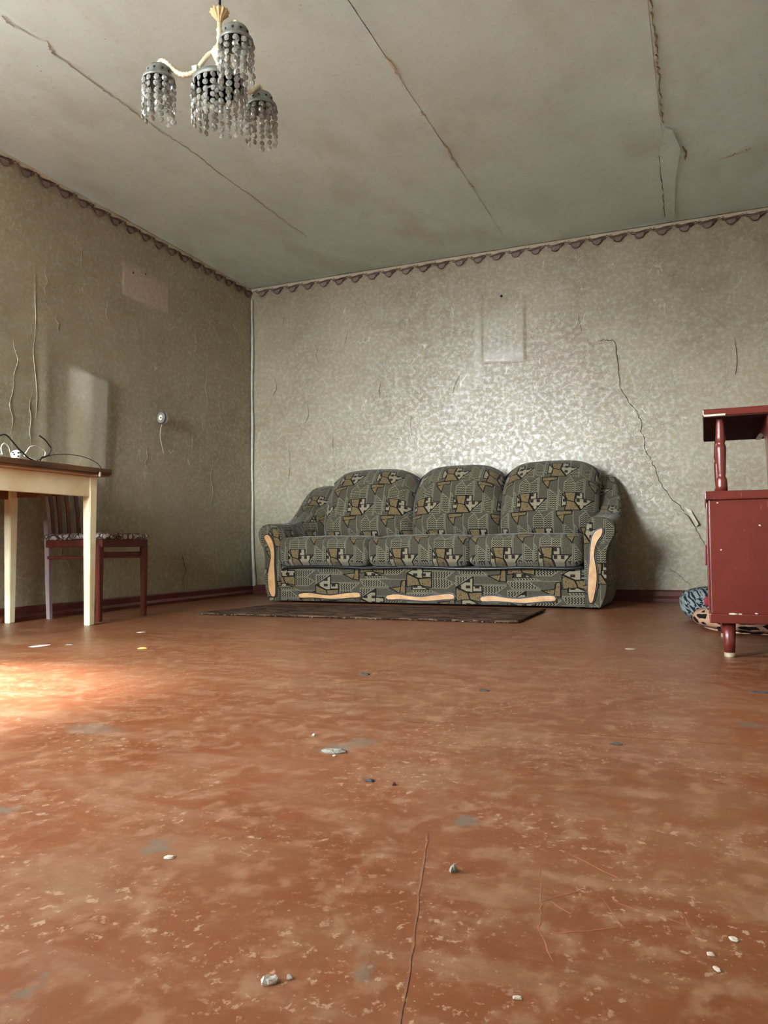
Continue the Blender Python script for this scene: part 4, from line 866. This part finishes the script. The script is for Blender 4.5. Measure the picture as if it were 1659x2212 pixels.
# ================================================================== litter on the floor
def chip(name, x, y, rx, ry, h, mat, label, cat, seed, n=9, rz=0, curl=0):
    rr = random.Random(seed); V = [(0, 0, h)]; ca, sa = math.cos(rz), math.sin(rz)
    for ring, (f, z) in enumerate(((.62, .85), (1, .35), (1, 0))):
        for k in range(n):
            a = 2*PI*k/n; q = f*(.75+.4*rr.random() if ring == 1 else 1.0)
            if ring == 2: px, py = V[1+n+k][3], V[1+n+k][4]
            else: px, py = math.cos(a)*rx*q, math.sin(a)*ry*q
            V.append((x+px*ca-py*sa, y+px*sa+py*ca, h*z*(.7+.6*rr.random())+curl*(px/rx)**2*h+(0 if ring < 2 else -h*z), px, py))
    V = [(x, y, h)]+[(v[0], v[1], max(.0003, v[2]) if i < 2*n else .0002) for i, v in enumerate(V[1:])]
    F = [(0, 1+k, 1+(k+1) % n) for k in range(n)]
    for r in (0, 1): F += [(1+r*n+k, 1+(r+1)*n+k, 1+(r+1)*n+(k+1) % n, 1+r*n+(k+1) % n) for k in range(n)]
    F.append(tuple(1+2*n+k for k in range(n-1, -1, -1)))
    return tag(raw(name, V, F, mat), label, cat)
chip('plaster_crumb', 3.114, -4.464, .005, .006, .008, M_['grey'], 'pale plaster crumb lying alone right of the long floor crack', 'crumb', 1, 7)
chip('foil_scrap', 3.032, -4.747, .009, .006, .005, M_['foil'], 'crumpled silvery foil scrap on the floor nearest the camera', 'foil', 2, 11, .5, .6)
chip('foil_scrap', 3.045, -4.735, .003, .003, .004, M_['foil'], 'tiny silvery foil bead just right of the crumpled foil scrap', 'foil', 3, 7)
chip('paper_scrap', .958, -3.05, .05, .025, .002, M_['paper'], 'pinkish paper scrap on the floor in front of the table', 'paper', 4, 10, 1.5)
chip('dry_leaf', 1.405, -2.98, .018, .02, .004, M_['leafy'], 'small yellowish dry leaf on the floor between table and rug', 'leaf', 5, 10)
chip('plaster_chunk', 2.745, -4.04, .024, .016, .006, M_['grey'], 'flat grey plaster chunk crumbling on the middle of the floor', 'plaster', 6, 13, .3)
chip('paint_flake', 2.759, -4.066, .004, .004, .003, M_['flake'], 'white paint flake lying against the grey plaster chunk', 'flake', 7, 7)
chip('paint_flake', 2.65, -3.94, .005, .006, .003, M_['flake'], 'white paint flake just behind and left of the plaster chunk', 'flake', 8, 7)
chip('paint_flake', 3.137, -2.408, .022, .02, .002, M_['flake'], 'pale paint flake on the floor left of the cabinet leg', 'flake', 9, 8)
chip('charred_bit', 2.446, -3.233, .018, .012, .005, M_['soot'], 'black crumbled bit far out on the floor before the sofa', 'crumb', 10, 9)
chip('charred_bit', 2.851, -3.358, .013, .010, .004, M_['soot'], 'small black bit right of the black crumbled bit before the sofa', 'crumb', 11, 9)
chip('charred_bit', 2.879, -4.179, .009, .008, .003, M_['soot'], 'dark grey bit in front of the plaster chunk', 'crumb', 12, 9)
chip('charred_bit', 3.233, -3.799, .013, .008, .003, M_['soot'], 'short dark bit on the floor in front of the cabinet', 'crumb', 13, 9)
chip('rust_crumb', 2.925, -4.185, .003, .004, .005, M_['base'], 'tiny rust-red crumb right of the dark grey bit', 'crumb', 14, 7)
chip('wood_splinter', 3.53, -3.145, .035, .006, .004, M_['soot'], 'dark thin splinter on the floor at the right edge', 'splinter', 15, 9, .1)
chip('paint_flake', 3.242, -4.689, .005, .003, .002, M_['flake'], 'thin pale flake near the bottom edge right of the floor crack', 'flake', 16, 8, .3)
chip('paint_flake', 3.416, -4.515, .006, .004, .002, M_['flake'], 'topmost of three pale flakes low at the right side', 'flake', 17, 8, -.5)
chip('paint_flake', 3.395, -4.553, .004, .004, .002, M_['flake'], 'middle of three pale flakes low at the right side', 'flake', 18, 8, .2)
chip('paint_flake', 3.400, -4.578, .006, .003, .002, M_['flake'], 'lowest of three pale flakes low at the right side', 'flake', 19, 8, -.9)
chip('plaster_flake', 2.771, -4.555, .008, .006, .002, M_['flake'], 'pale flake beside a grey worn spot low on the left of the floor', 'flake', 20, 9, .4)
chip('paint_flake', 1.05, -2.985, .018, .014, .003, M_['grey'], 'grey flake right of the pinkish paper scrap', 'flake', 21, 8)
chip('paint_flake', 1.024, -2.536, .018, .02, .003, M_['flake'], 'pale flake on the floor right of the chair leg', 'flake', 22, 8)
